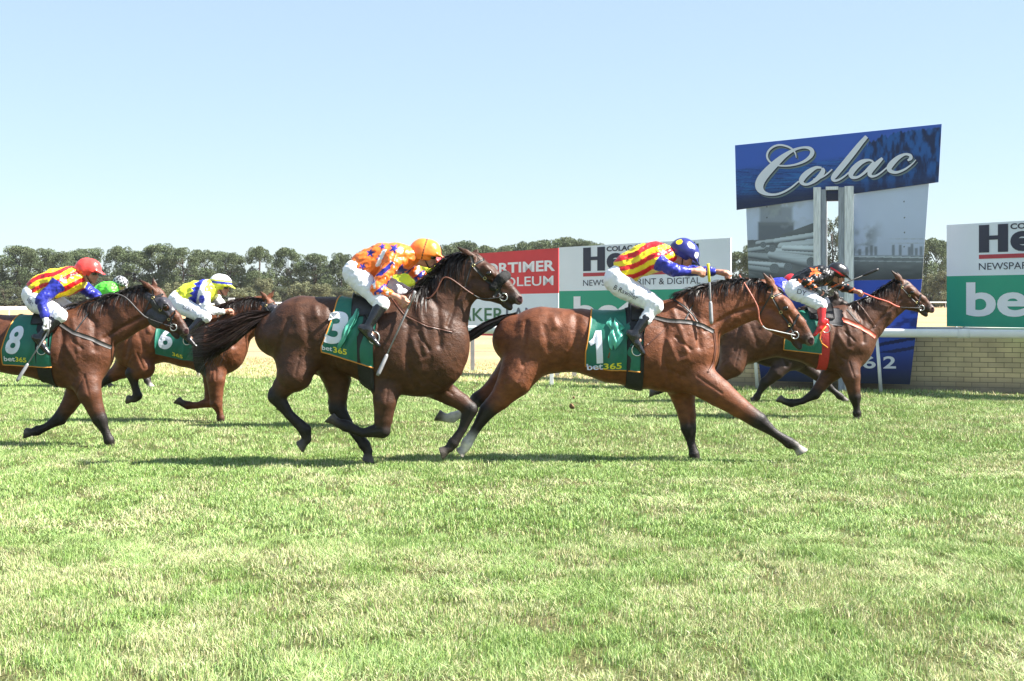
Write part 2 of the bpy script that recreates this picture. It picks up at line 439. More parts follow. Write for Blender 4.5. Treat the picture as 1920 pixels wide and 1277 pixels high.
mb = MB()
for i in range(int(Lw / 1.2) + 1):
    x = .6 + i * 1.2
    if x < Lw: mb.box((x, .115, 1.088), (1.19, .27, .05), bev=.006)
mb.build('coping', mat('coping', (.42, .43, .43), .7, .12, 4), wl)

# ---- advertising boards --------------------------------------------------
def board_frame(uL, sL, uR, sR):
    A = Vector(((uL - 960) / sL, F / sL, 0)); B = Vector(((uR - 960) / sR, F / sR, 0))
    R = (B - A).normalized(); Nn = Vector((R.y, -R.x, 0))      # towards the camera side
    return A, B, R, Nn
class Board:
    def __init__(s, name, label, uL, sL, vTL, uR, sR, vTR, vBL, legs=3, legz=0.0):
        s.A, s.B, s.R, s.N = board_frame(uL, sL, uR, sR)
        s.zTL = CH + (HZ - vTL) / sL; s.zTR = CH + (HZ - vTR) / sR; s.zB = CH + (HZ - vBL) / sL
        s.root = empty(name, s.A); tag(s.root, label, 'sign')
        s.L = (s.B - s.A).length; s.legs = legs
    def pt(s, a, t, off=0.0):       # a along 0..1, t from the top 0..1
        p = s.A + (s.B - s.A) * a + s.N * off
        zt = s.zTL + (s.zTR - s.zTL) * a
        return Vector((p.x, p.y, zt + (s.zB - zt) * t)) - s.A
    def slab(s, name, a0, a1, t0, t1, m, f=0.0, bk=-.03):
        V = [s.pt(a, t, o) for o in (f, bk) for (a, t) in ((a0, t0), (a1, t0), (a1, t1), (a0, t1))]
        b = MB(); b.add(V, [(3, 2, 1, 0), (4, 5, 6, 7), (0, 1, 5, 4), (1, 2, 6, 5), (2, 3, 7, 6), (3, 0, 4, 7)]); return b.build(name, m, s.root)
    def text(s, name, txt, a0, a1, t0, t1, m, bold=0., off=.006):
        V, Fc = text2d(txt, bold)
        P = [s.pt(a0 + x * (a1 - a0), t1 + y * (t0 - t1), off) for x, y in V]
        b = MB(); b.add(P, Fc); return b.build(name, m, s.root)
    def poly(s, mbx, pts, off=.006):
        mbx.add([s.pt(a, t, off) for a, t in pts], [tuple(range(len(pts)))])
    def legs_(s, fr=(.08, .5, .92)):
        for a in fr:
            p = s.pt(a, 1.0, -.09); top = s.pt(a, .04, -.09)
            b = MB(); b.box((p.x, p.y, (top.z) / 2), (.09, .09, top.z)); b.build('support_post', M['metal'], s.root)
def news_board(bd):
    bd.slab('white_panel', 0, 1, 0, .505, M['board_white']); bd.slab('green_panel', 0, 1, .505, 1, M['board_green'])
    b = MB()
    def rect(a0, a1, t0, t1): bd.poly(b, [(a0, t1), (a1, t1), (a1, t0), (a0, t0)])
    rect(.155, .203, .02, .285); rect(.243, .290, .02, .285); rect(.203, .243, .125, .165)
    b.build('large_initial', M['ink'], bd.root)
    bd.text('small_heading', 'COLAC', .30, .455, .02, .075, M['ink'], .03)
    b = MB()
    rect(.600, .640, .03, .285); rect(.652, .70, .235, .285); rect(.652, .70, .095, .145); rect(.652, .676, .145, .235)
    rect(.47, .59, .02, .06)
    rect(.715, .755, .02, .285); rect(.755, .81, .02, .07); rect(.755, .81, .235, .285); rect(.79, .83, .04, .265)
    b.build('heavy_lettering', M['ink'], bd.root)
    bd.text('heavy_lettering', 'era', .30, .59, .095, .285, M['ink'], .035)
    b = MB(); bd.poly(b, [(.155, .345), (.83, .345), (.83, .305), (.155, .305)]); b.build('red_line', M['red_dark'], bd.root)
    bd.text('strapline', 'NEWSPAPER, PRINT & DIGITAL', .155, .84, .385, .462, M['ink'], .0)
    bd.text('large_lettering', 'bet365', .095, .92, .56, .90, M['white_ink'], .028)
    bd.legs_()
bl = Board('advertising_board', 'white and green newspaper and betting board behind the leading rider, left of the winning post', 1048, 90, 464, 1370, 100, 446, 626)
news_board(bl)
br_ = Board('advertising_board', 'white and green newspaper and betting board over the wall at the right edge', 1775, 107, 422, 2213, 122, 397, 612)
br_.A, br_.B  # same design
news_board(br_)
b1 = Board('advertising_board', 'red and pale blue advertising board behind the head of horse number three', 815, 82.8, 481, 1047, 89.9, 465, 627)
b1.slab('red_panel', 0, 1, 0, .505, M['board_red']); b1.slab('pale_panel', 0, 1, .505, .935, M['board_pale'])
b1.slab('white_strip', 0, 1, .935, .965, M['board_white'], .004); b1.slab('red_strip', 0, 1, .965, 1.0, M['red_dark'], .002)
def fr1(u, b=b1):   # pixel column -> fraction
    p = ray_plane(u, 520, b.A, b.N); return (p - b.A).dot(b.R) / b.L
b1.text('upper_lettering', 'MORTIMER', fr1(888), fr1(1041), .13, .255, M['white_ink'], .03)
b1.text('middle_lettering', 'PETROLEUM', fr1(886), fr1(1038), .305, .415, M['white_ink'], .008)
b1.text('green_lettering', 'BAKER', fr1(846), fr1(945), .665, .825, M['green_ink'], .012)
b1.text('grey_lettering', 'LAND', fr1(949), fr1(1031), .665, .825, M['grey_ink'], .012)
b1.legs_((.3, .97))

# ---- winning post sign -----------------------------------------------------
WSX = 5.65
ws = empty('winning_post_sign', (WSX, railY(WSX) + .30, 0), ang); SD = ws.location.y; SS = F / SD; tag(ws, 'tall blue and grey town sign on two weathered white timber posts at the finish line', 'sign')
_ca, _sa = math.cos(ang), math.sin(ang)
def spn(U, V):          # photo pixels -> local coordinates on the sign's plane (local x, local z)
    dx = (np.asarray(U, float) - 960) / F; dz = (HZ - np.asarray(V, float)) / F
    nx, ny = -_sa, _ca                      # plane normal (away from the camera)
    k = (ws.location.x * nx + ws.location.y * ny) / (dx * nx + ny)
    X = dx * k; Y = k; Z = CH + dz * k
    return (X - ws.location.x) * _ca + (Y - ws.location.y) * _sa, Z
def sp(u, v, off=0.0):
    x, z = spn(u, v); return Vector((float(x), -off, float(z)))
def quadgrid(name, c, nu, nv, paint, off, thick, m):
    """c = TL,TR,BR,BL pixels; printed flat panel with a fine grid for its printed picture"""
    s = np.linspace(0, 1, nu); t = np.linspace(0, 1, nv); S, T = np.meshgrid(s, t)
    U = (c[0][0] * (1 - S) + c[1][0] * S) * (1 - T) + (c[3][0] * (1 - S) + c[2][0] * S) * T
    Vv = (c[0][1] * (1 - S) + c[1][1] * S) * (1 - T) + (c[3][1] * (1 - S) + c[2][1] * S) * T
    C = paint(U, Vv).reshape(-1, 3)
    lx, lz = spn(U, Vv); P = np.stack([lx, np.full(U.shape, -off), lz], -1).reshape(-1, 3)
    idx = np.arange(nu * nv).reshape(nv, nu)
    Q = np.stack([idx[1:, :-1], idx[1:, 1:], idx[:-1, 1:], idx[:-1, :-1]], -1).reshape(-1, 4)
    n = len(P); Pb = P.copy(); Pb[:, 1] += thick
    corners = [0, nu - 1, nu * nv - 1, nu * (nv - 1)]
    V = np.concatenate([P, Pb[corners]])
    faces = [tuple(q) for q in Q.tolist()]
    k = [n, n + 1, n + 2, n + 3]
    faces += [(k[0], k[1], k[2], k[3])]
    for a in range(4): faces.append((corners[a], corners[(a + 1) % 4], k[(a + 1) % 4], k[a]))
    Cc = np.concatenate([C, np.full((4, 3), .3)])
    return mesh_np(name, V, faces, m, ws, Cc, smooth=False)
M['print'] = mat('printed_panel', (1, 1, 1), .4, .03, 2, attr=True)
M['postpaint'] = mat('weathered_white_timber', (.74, .76, .76), .8, .22, 5, bump=.7, bscale=12, stretch=(9, 9, .9))
M['posttimber'] = mat('grey_timber', (.34, .37, .41), .85, .25, 5, bump=.6, bscale=12, stretch=(9, 9, .9))
def mixc(a, b, f): return a * (1 - f[..., None]) + b * f[..., None]
def A3(*c): return np.array(c, dtype=float)
def sm(x, a, b): t = np.clip((x - a) / (b - a), 0, 1); return t * t * (3 - 2 * t)
def paint_head(U, V):
    top = 273 - (U - 1379) * .1036           # top edge line
    y = V - top                              # 0..~120
    c = mixc(A3(.035, .11, .50) + 0 * U[..., None], A3(.020, .085, .33), sm(y, 36, 62))
    c = mixc(c, A3(.014, .026, .075), sm(y, 72, 112))
    wv = fbm(U * .035, V * .5, 4, 3); c = mixc(c, A3(.02, .17, .46), sm(wv, .52, .7) * sm(y, 42, 55) * (1 - sm(y, 85, 100)) * .7)
    c = mixc(c, A3(.004, .012, .09), sm(fbm(U * .05 + 7, V * .8, 8, 3), .55, .7) * sm(y, 40, 50) * .6)
    # forest on the right
    ln = 1612 + 0 * U; tl = 24 - (U - 1612) * .32 + 9 * vnoise(U * .22, U * 0, 2) - 10 * np.abs(((U * .13) % 1) - .5)
    tl = np.maximum(tl, 3 + 5 * vnoise(U * .3, U * 0, 5))
    f = sm(U, 1604, 1625) * sm(y - tl, 0, 3)
    fc = mixc(A3(.004, .018, .08) + 0 * U[..., None], A3(.012, .10, .36), sm(fbm(U * .12, V * .05, 12, 4), .35, .7))
    c = mixc(c, fc, f * (1 - sm(y, 82, 104) * .6))
    return c
def cap2(U, V, a, b, r0, r1):
    ax, ay = a; bx, by = b; dx, dy = bx - ax, by - ay
    t = np.clip(((U - ax) * dx + (V - ay) * dy) / (dx * dx + dy * dy), 0, 1)
    q = ((U - ax) * -dy + (V - ay) * dx) / math.hypot(dx, dy)
    return np.hypot(U - ax - t * dx, V - ay - t * dy) - (r0 + (r1 - r0) * t), q, r0 + (r1 - r0) * t
def paint_mid(U, V):
    g = lambda k: A3(k * 1.15, k * 1.28, k * 1.38)
    sky_ = mixc(A3(.52, .60, .76) + 0 * U[..., None], A3(.44, .50, .63), sm(V, 400, 490))
    c = sky_
    left = U < 1563
    # steam engine silhouette on the left
    n = fbm(U * .06, V * .06, 3, 4)
    def dark(c, d, col, s=3., k=1.): return mixc(c, col, (1 - sm(d, 0, s)) * k)
    c = dark(c, np.maximum(np.abs(U - 1455) - 31, np.abs(V - 437) - 18), g(.075), 5, .85)
    c = dark(c, np.maximum(np.abs(U - 1455) - 27, np.abs(V - 405) - 14), g(.17), 7, .75)
    c = dark(c, np.maximum(np.abs(U - 1453) - 9, np.abs(V - 388) - 12), g(.2), 6, .6)
    c = mixc(c, g(.30), (sm(n, .5, .75) * np.exp(-((U - 1470) / 45) ** 2 - ((V - 400) / 28) ** 2) * .8))
    # log pile
    f = left & (V > 446 - (U - 1400) * .02 + 4 * (n - .5))
    c = np.where((f & (V > 450))[..., None], g(.10) + n[..., None] * .10, c)
    logs = [((1470, 448), (1560, 420), 9, 14, .11), ((1420, 456), (1500, 446), 4, 5, .36), ((1455, 452), (1560, 436), 5, 6, .42), ((1465, 462), (1575, 452), 7, 9, .40),
            ((1400, 470), (1440, 464), 4, 5, .36), ((1402, 478), (1438, 482), 5, 7, .28), ((1450, 470), (1560, 478), 5, 8, .44), ((1447, 478), (1522, 492), 8, 12, .40), ((1470, 465), (1560, 468), 5, 7, .5),
            ((1400, 500), (1450, 506), 7, 9, .32), ((1405, 493), (1480, 500), 4, 6, .42), ((1400, 516), (1430, 530), 6, 8, .16)]
    for a, b, r0, r1, k in logs:
        d, q, r = cap2(U, V, a, b, r0, r1)
        tone = k * (1.15 - .9 * sm(q / r, -.3, 1.0)) * (.85 + .3 * fbm(U * .03, V * .4, 7, 3))
        c = np.where(((d < 0) & left)[..., None], g(1)[None, None] * tone[..., None], c)
    for (x, y, r) in [(1431, 459, 6), (1448, 466, 7), (1521, 491, 9), (1452, 503, 9), (1478, 500, 8), (1438, 468, 5)]:
        d = np.hypot(U - x, V - y); c = np.where(((d < r) & left)[..., None], g(.16) + .06 * np.cos(d * 2.2)[..., None], c)
    c = mixc(c, g(.05), sm(V, 506, 524) * (left * .85))
    # right: smoky yard with people and a rail
    r = ~left
    sm_ = sm(n, .35, .7) * np.exp(-((U - 1618 - (455 - V) * .3) / 24) ** 2) * sm(V, 408, 440) * (1 - sm(V, 470, 480))
    c = mixc(c, g(.16), sm_ * r * .85)
    fg = sm(V, 477, 482) * r
    c = mixc(c, mixc(g(.15) + 0 * U[..., None], g(.05), sm(V, 485, 525)) * (.75 + .5 * fbm(U * .05, V * .15, 19, 3))[..., None], fg)
    c = mixc(c, g(.42), (np.abs(V - 481 - (U - 1600) * .014) < 1.1) * r * 1.0)
    c = mixc(c, g(.30), (np.abs(V - 489 - (U - 1600) * .014) < .8) * r * 1.0)
    for x, h in [(1625, 14), (1634, 17), (1642, 15), (1675, 18), (1688, 18), (1705, 14), (1710, 20), (1718, 12), (1727, 15), (1735, 14), (1600, 11), (1612, 10)]:
        d = np.maximum(np.abs(U - x) - 2.0 + .05 * np.abs(V - 470), np.abs(V - 478 + h / 2) - h / 2)
        c = mixc(c, g(.12), (1 - sm(d, -.5, 2.2)) * r * .75)
    c = mixc(c, g(.30), ((np.abs(V - 448) < .8) | (np.abs(V - 456) < .7)) * sm(U, 1650, 1700) * .6)
    # screws
    for x, y in [(1695, 378), (1696, 408), (1696, 436), (1695, 463), (1438, 388), (1438, 408)]:
        d = np.hypot(U - x, V - y); c = np.where((d < 1.3)[..., None], g(.06), c)
    return c
def paint_low(U, V):
    c = mixc(A3(.024, .075, .47) + 0 * U[..., None], A3(.006, .022, .16), sm(V, 636, 690)); c = mixc(c, A3(.006, .014, .05), sm(V, 680, 716))
    n = fbm(U * .06, V * .12, 23, 4)
    c = mixc(c, A3(.005, .02, .16), sm(n, .42, .6) * sm(V, 560, 572) * (1 - sm(V, 610, 618)) * .9)
    st = (np.abs(((V + U * .18) % 17) - 8) < 2.2 + 2 * n) & (V > 630) & (V < 662); c = np.where(st[..., None], A3(.005, .014, .10), c)
    return c
quadgrid('photo_panel', [(1399, 388), (1742, 342), (1729, 523), (1404, 530)], 300, 170, paint_mid, 0.0, .03, M['print'])
quadgrid('lower_panel', [(1404, 530.3), (1729, 523.3), (1706, 721), (1427, 714)], 160, 120, paint_low, 0.0, .03, M['print'])
quadgrid('header_panel', [(1379, 273), (1766, 233), (1760, 342), (1382, 394)], 360, 120, paint_head, .045, .03, M['print'])
def post(uL, uR, name, m, off, dp, vT=352):
    a = sp(uL, vT); b = sp(uR, vT); w = b.x - a.x; h = a.z + .02
    x0 = a.x + w / 2
    mb = MB(); mb.box((x0, -off + dp / 2, h / 2 - .02), (w, dp, h), bev=.005); return mb.build(name, m, ws)
post(1527, 1540.5, 'white_post', M['postpaint'], .12, .12); post(1541, 1550, 'grey_post', M['posttimber'], .085, .16, 356)
post(1573, 1584, 'grey_post', M['posttimber'], .085, .16, 352); post(1585, 1601.5, 'white_post', M['postpaint'], .12, .12, 350)
p = sp(1551, 364); q = sp(1572.7, 377)
mb = MB(); mb.box(((p.x + q.x) / 2, -.01, (p.z + q.z) / 2), (q.x - p.x, .10, p.z - q.z)); mb.build('cross_beam', M['ink'], ws)
mb = MB(); p = sp(1550, 351); q = sp(1573, 356.5); mb.box(((p.x + q.x) / 2, -.085, (p.z + q.z) / 2), (q.x - p.x, .07, p.z - q.z)); mb.build('cap_board', M['postpaint'], ws)
# the printed panel has a real slot between the posts: cut by removing the faces there
for o in list(ws.children):
    if o.name.startswith('photo_panel') or o.name.startswith('lower_panel'):
        bm = bmesh.new(); bm.from_mesh(o.data)
        xa, xb = sp(1550, 0).x, sp(1573, 0).x
        # front face cells in the slot and the single back face
        dele = [f for f in bm.faces if (xa < f.calc_center_median().x < xb and len(f.verts) == 4 and f.calc_area() < .01)]
        back = [f for f in bm.faces if f.calc_area() > .5]
        bmesh.ops.delete(bm, geom=dele + back, context='FACES'); bm.to_mesh(o.data); bm.free()
# script word as brush strokes
def catmull(P, n=10):
    P = [np.array(p, float) for p in P]; P = [2 * P[0] - P[1]] + P + [2 * P[-1] - P[-2]]; out = []
    for i in range(1, len(P) - 2):
        for k in range(n):
            t = k / n; a, b, c, d = P[i - 1:i + 3]
            out.append(.5 * ((2 * b) + (c - a) * t + (2 * a - 5 * b + 4 * c - d) * t * t + (3 * b - a - 3 * c + d) * t ** 3))
    out.append(P[-2]); return np.array(out)
strokes = [
 [(548, 368, 5), (538, 325, 14), (505, 285, 17), (450, 260, 17), (390, 253, 17), (335, 272, 18), (295, 312, 18), (286, 360, 18), (312, 404, 16), (370, 432, 15), (450, 440, 15), (540, 428, 17), (620, 398, 24), (675, 355, 34), (692, 315, 38), (672, 284, 30), (625, 274, 20), (570, 282, 20), (510, 305, 28), (440, 350, 44), (370, 410, 62), (300, 480, 74), (245, 545, 80), (218, 600, 78), (222, 645, 66), (255, 680, 40), (310, 697, 24), (370, 695, 20), (430, 676, 18), (500, 636, 16), (570, 578, 14)],
 [(775, 456, 16), (725, 456, 28), (665, 490, 46), (615, 535, 52), (594, 575, 46), (612, 602, 28), (655, 604, 22), (715, 572, 34), (765, 525, 44), (788, 485, 40), (780, 458, 20)],
 [(700, 560, 12), (760, 550, 14), (820, 515, 14), (870, 470, 12)],
 [(1180, 176, 34), (1130, 232, 42), (1060, 320, 50), (975, 425, 52), (905, 510, 50), (878, 550, 40), (892, 572, 24), (935, 562, 18), (990, 525, 15), (1045, 475, 12)],
 [(1235, 398, 16), (1195, 388, 22), (1135, 405, 40), (1075, 455, 50), (1040, 505, 48), (1048, 540, 32), (1095, 542, 22), (1150, 508, 24), (1215, 445, 32), (1250, 405, 30)],
 [(1322, 370, 24), (1270, 420, 42), (1222, 475, 46), (1206, 512, 38), (1228, 534, 24), (1275, 522, 17), (1335, 478, 14), (1385, 430, 12)],
 [(1548, 392, 16), (1575, 372, 32), (1570, 345, 26), (1525, 336, 22), (1465, 365, 38), (1410, 415, 50), (1382, 458, 48), (1398, 488, 34), (1450, 498, 24), (1520, 472, 18), (1585, 425, 13), (1622, 385, 7)]]
def stroke_mesh(mb, offu, offv, off, grow=0.0):
    for S in strokes:
        C = catmull(S, 8); x = 1380 + C[:, 0] / 4.8; y = 220 + C[:, 1] / 4.8; w = C[:, 2] / 4.8 / 2 + grow
        dx = np.gradient(x); dy = np.gradient(y); L_ = np.hypot(dx, dy) + 1e-9; nx, ny = -dy / L_, dx / L_
        V = []
        for i in range(len(x)):
            V.append(sp(x[i] + nx[i] * w[i] + offu, y[i] + ny[i] * w[i] + offv, off + .00002 * i)); V.append(sp(x[i] - nx[i] * w[i] + offu, y[i] - ny[i] * w[i] + offv, off + .00002 * i))
        mb.add(V, [(2 * i, 2 * i + 1, 2 * i + 3, 2 * i + 2) for i in range(len(x) - 1)])
mb = MB(); stroke_mesh(mb, 3.4, 4.2, .049); mb.build('script_shadow', mat('script_shadow', (.16, .22, .24), .5, .05, 3), ws)
mb = MB(); stroke_mesh(mb, .9, 1.3, .056, .7); mb.build('script_outline', M['ink'], ws)
mb = MB(); stroke_mesh(mb, 0, 0, .063); mb.build('script_lettering', M['white_ink'], ws)
for ch, u in (('1', 1467), ('8', 1505), ('6', 1630), ('2', 1668)):
    V, Fc = text2d(ch, .02); wd = 24 if ch != '1' else 11
    b = MB(); b.add([sp(u - wd / 2 + x * wd, 691 - y * 23, .004) for x, y in V], Fc); b.build('numeral', M['white_ink'], ws)

# ---- small white hut in the distance ------------------------------------
hx = W(434, 568, 180); o = MB(); o.box((0, 0, 1.0), (.75, .6, .7), bev=.02)
for sx in (-.3, .3): o.box((sx, 0, .33), (.07, .07, .68))
o = o.build('control_box', mat('white_box', (.6, .62, .65), .5, .1, 3)); o.location = (hx.x, 180, .0); o.scale = (1, 1, 1.3)
tag(o, 'small pale equipment box on two legs by the far rail', 'box')

# ---- trees ------------------------------------------------------------------
M['bark'] = mat('bark', (.07, .05, .038), .9, .3, 3, bump=.6, bscale=8)
M['leaf'] = leafmat('foliage', .08, .7)
def crown_mesh(seed, kind):
    """unit tree: height 1 (z 0..1), half-width about .36 ; returns crown & trunk meshes"""
    r = np.random.default_rng(seed)
    clumps = []
    if kind == 'pine':
        wide = .85 + .3 * r.random()
        for i in range(40):
            z = .14 + .76 * r.random() ** .85
            R = .33 * wide * math.sqrt(max(.04, 1 - ((z - .50) / .60) ** 2)) * (.35 + .65 * r.random() ** .5)
            a = r.random() * 2 * PI
            s = .062 + .060 * r.random()
            clumps.append((R * math.cos(a), R * math.sin(a), z, s, .72 * s))
        for i in range(12):
            a = r.random() * 2 * PI; q = .22 * wide * math.sqrt(r.random()); clumps.append((q * math.cos(a), q * math.sin(a), .91 - q * q * 2.2, .09, .055))
    elif kind == 'broad':
        for i in range(44):
            z = .12 + .8 * r.random(); R = .33 * math.sqrt(max(.05, 1 - ((z - .5) / .52) ** 2)); a = r.random() * 2 * PI; q = R * r.random() ** .4
            s = .06 + .05 * r.random(); clumps.append((q * math.cos(a), q * math.sin(a), z, s, .8 * s))
    else:
        for i in range(40):
            z = .08 + .82 * r.random(); R = .62 * math.sqrt(max(.05, 1 - (z / 1.0) ** 2)); a = r.random() * 2 * PI; q = R * r.random() ** .5
            s = .10 + .07 * r.random(); clumps.append((q * math.cos(a), q * math.sin(a), z, s, .8 * s))
    P = []; C = []
    for (cx, cy, cz, s, sz) in clumps:
        n = int(230 * (s / .08) ** 1.7) if kind != 'bush' else 260
        d = r.normal(size=(n, 3)); d /= np.linalg.norm(d, axis=1)[:, None]
        q = (.62 + .44 * r.random(n) ** .6)[:, None]
        p = d * q * np.array([s, s, sz]) + np.array([cx, cy, cz])
        P.append(p)
        base = np.array([.095, .128, .060]) if kind == 'pine' else (np.array([.085, .105, .055]) if kind == 'broad' else np.array([.17, .18, .095]))
        t = .85 + .35 * r.random()
        y = r.random() * .3
        C.append((base * (1 - y) + np.array([.11, .10, .055]) * y) * t * (.9 + .2 * r.random((n, 1))))
    P = np.concatenate(P); C = np.concatenate(C); n = len(P)
    sz = (.0095 if kind != 'bush' else .020) * (.6 + .8 * r.random(n))
    a = r.normal(size=(n, 3)); a /= np.linalg.norm(a, axis=1)[:, None]; b = np.cross(a, r.normal(size=(n, 3))); b /= np.linalg.norm(b, axis=1)[:, None]
    a = a * sz[:, None]; b = b * sz[:, None] * .8
    V = np.stack([P - a - b * .3, P + b, P + a + b * .2, P - b], 1).reshape(-1, 3)
    Q = (np.arange(n) * 4)[:, None] + np.array([[0, 1, 2, 3]])
    mb = MB()
    if kind != 'bush':
        lean = r.normal(0, .02)
        trunk = [(0, 0, -.01), (lean, .0, .2), (lean * 2, .01, .45), (lean * 2.5, 0, .8)]
        mb.tube(trunk, [.022, .017, .012, .004], 7)
        for k in range(11):
            z0 = .2 + .5 * r.random(); cl = clumps[r.integers(len(clumps))]
            mb.tube([(lean * z0 * 3, 0, z0), (cl[0] * .5, cl[1] * .5, (z0 + cl[2]) / 2 + .01), (cl[0], cl[1], cl[2])], [.008, .006, .003], 5)
    else:
        for k in range(5):
            a_ = r.random() * 6.28; mb.tube([(0, 0, -.02), (.2 * math.cos(a_), .2 * math.sin(a_), .4)], [.03, .012], 5)
    return V, Q, np.repeat(C, 4, axis=0), mb
protos = {}
for kind, seeds in (('pine', (1, 2, 3, 4, 5, 6)), ('broad', (11, 12, 13)), ('bush', (21, 22, 23))):
    for sd in seeds:
        V, Q, C, mb = crown_mesh(sd, kind)
        protos[(kind, sd)] = (V, Q, C, mb)
made = {}
def place_tree(kind, sd, x, y, h, w, rz, label, group):
    nm = {'pine': 'pine_tree', 'broad': 'gum_tree', 'bush': 'shrub'}[kind]
    if (kind, sd) not in made:
        root = empty(nm, (x, y, 0), rz); V, Q, C, mb = protos[(kind, sd)]
        c = mesh_np('crown' if kind != 'bush' else 'foliage', V, Q, M['leaf'], root, C, smooth=False); t = mb.build('trunk' if kind != 'bush' else 'stem', M['bark'], root, True)
        made[(kind, sd)] = (root, [c, t])
    else:
        src, ch = made[(kind, sd)]; root = src.copy(); COL.objects.link(root)
        for c in ch:
            k = c.copy(); COL.objects.link(k); k.parent = root
        root.location = (x, y, 0); root.rotation_euler = (0, 0, rz)
    root.scale = (w, w, h)
    tag(root, label, {'pine': 'tree', 'broad': 'tree', 'bush': 'shrub'}[kind], group)
tr = random.Random(5)
ordn = ['first', 'second', 'third', 'fourth', 'fifth', 'sixth', 'seventh', 'eighth', 'ninth', 'tenth', 'eleventh', 'twelfth', 'thirteenth', 'fourteenth', 'fifteenth', 'sixteenth', 'seventeenth', 'eighteenth', 'nineteenth', 'twentieth']
row = [(-70, 462, 1.0), (-20, 466, .9), (37, 459, 1.05), (74, 459, .85), (116, 465, .8), (160, 459, .9), (222, 454, 1.05), (252, 464, .8), (297, 458, .95), (345, 465, .85), (386, 463, .9), (432, 466, .85), (486, 460, .75), (538, 460, 1.0), (592, 468, .85), (640, 474, .8), (686, 466, .95), (742, 464, .9), (788, 470, .9), (833, 458, .9)]
for i, (u, vt, wf_) in enumerate(row):
    d = 300 + tr.uniform(-8, 8); s = F / d; h = CH + (HZ - vt + tr.uniform(-6, 4)) / s; wf_ *= tr.uniform(.72, 1.2)
    place_tree('pine', 1 + i % 6, (u - 960) / s, d, h * 1.02, 12.8 * wf_, tr.uniform(0, 6.28), '%s dark pine counting from the left in the distant tree row' % ordn[i], 'dark pines in the distant row')
row2 = [(872, 449, 1.0), (905, 457, .9), (942, 460, .8), (975, 452, .9), (1010, 448, .95), (1052, 442, 1.05), (1088, 446, .9), (1120, 453, .9), (1160, 462, .9), (1204, 455, .7), (1250, 470, .9), (1300, 468, .9), (1345, 475, .9), (1387, 469, .85)]
for i, (u, vt, wf_) in enumerate(row2):
    d = 318 + tr.uniform(-8, 8); s = F / d; h = CH + (HZ - vt) / s
    place_tree('pine', 1 + (i * 5 + 2) % 6, (u - 960) / s, d, h * 1.02, 13.5 * wf_, tr.uniform(0, 6.28), '%s rounded pine from the left above the advertising boards' % ordn[i], 'pines above the boards')
row3 = [(1425, 455, .9), (1470, 440, 1.), (1520, 425, 1.), (1566, 404, 1.1), (1615, 425, 1.), (1665, 436, 1.), (1708, 443, .9), (1752, 444, .95), (1798, 450, 1.), (1850, 452, 1), (1905, 455, 1), (1960, 460, 1)]
for i, (u, vt, wf_) in enumerate(row3):
    d = 290 + tr.uniform(-8, 8); s = F / d; h = CH + (HZ - vt) / s
    place_tree('pine' if i not in (3,) else 'broad', (1 + (i * 7 + 3) % 6) if i not in (3,) else 11, (u - 960) / s, d, h * 1.02, 12.5 * wf_, tr.uniform(0, 6.28), '%s tree from the left behind the winning post sign' % ordn[i], 'trees behind the winning post')
# dark lower storey and olive shrubs in front
sh = [(10, 512, 2), (70, 520, 1), (130, 525, 2), (190, 512, 1), (270, 520, 2), (330, 528, 0), (365, 518, 1), (420, 512, 2), (455, 538, 0), (492, 522, 0), (530, 530, 2), (566, 526, 0), (600, 532, 0), (640, 530, 1), (672, 534, 0), (705, 538, 0), (745, 525, 1), (790, 522, 0), (835, 520, 1), (890, 515, 2), (1000, 510, 1), (1390, 515, 1), (1440, 510, 2), (1566, 500, 1), (1600, 505, 2), (1690, 505, 1), (1742, 512, 0), (1772, 508, 0), (1840, 505, 1)]
for i, (u, vt, k) in enumerate(sh):
    d = 286 + tr.uniform(-6, 6) - (8 if k == 0 else 0); s = F / d; h = CH + (HZ - vt) / s
    if k == 0: place_tree('bush', 21 + i % 3, (u - 960) / s, d, h, 5.2, tr.uniform(0, 6.28), 'olive green shrub %s in front of the pines, %s' % (['low', 'broad', 'rounded'][i % 3], ordn[i % 20] + (' of the left half' if i < 20 else ' of the right half')), 'olive shrubs below the pines')
    else: place_tree('broad', 11 + i % 3, (u - 960) / s, d, h * tr.uniform(.62, 1.0), 11.5 * tr.uniform(.7, 1.2), tr.uniform(0, 6.28), 'smaller grey green tree below the pines, %s from the left%s' % (ordn[i % 20], '' if i < 20 else ' beyond the boards'), 'smaller trees below the pines')
# dense shade trees behind everything close the gaps low down
wd = RNG
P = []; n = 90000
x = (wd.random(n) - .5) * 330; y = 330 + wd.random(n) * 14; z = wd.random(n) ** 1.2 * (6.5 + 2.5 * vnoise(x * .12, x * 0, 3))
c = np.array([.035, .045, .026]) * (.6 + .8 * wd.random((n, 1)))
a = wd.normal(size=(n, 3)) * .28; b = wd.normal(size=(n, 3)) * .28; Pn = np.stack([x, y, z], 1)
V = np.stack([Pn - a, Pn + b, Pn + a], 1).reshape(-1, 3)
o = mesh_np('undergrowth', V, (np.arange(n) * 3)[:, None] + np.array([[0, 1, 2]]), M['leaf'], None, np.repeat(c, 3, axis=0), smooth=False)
tag(o, 'dark undergrowth closing the far side of the tree belt', 'undergrowth', kind='stuff')
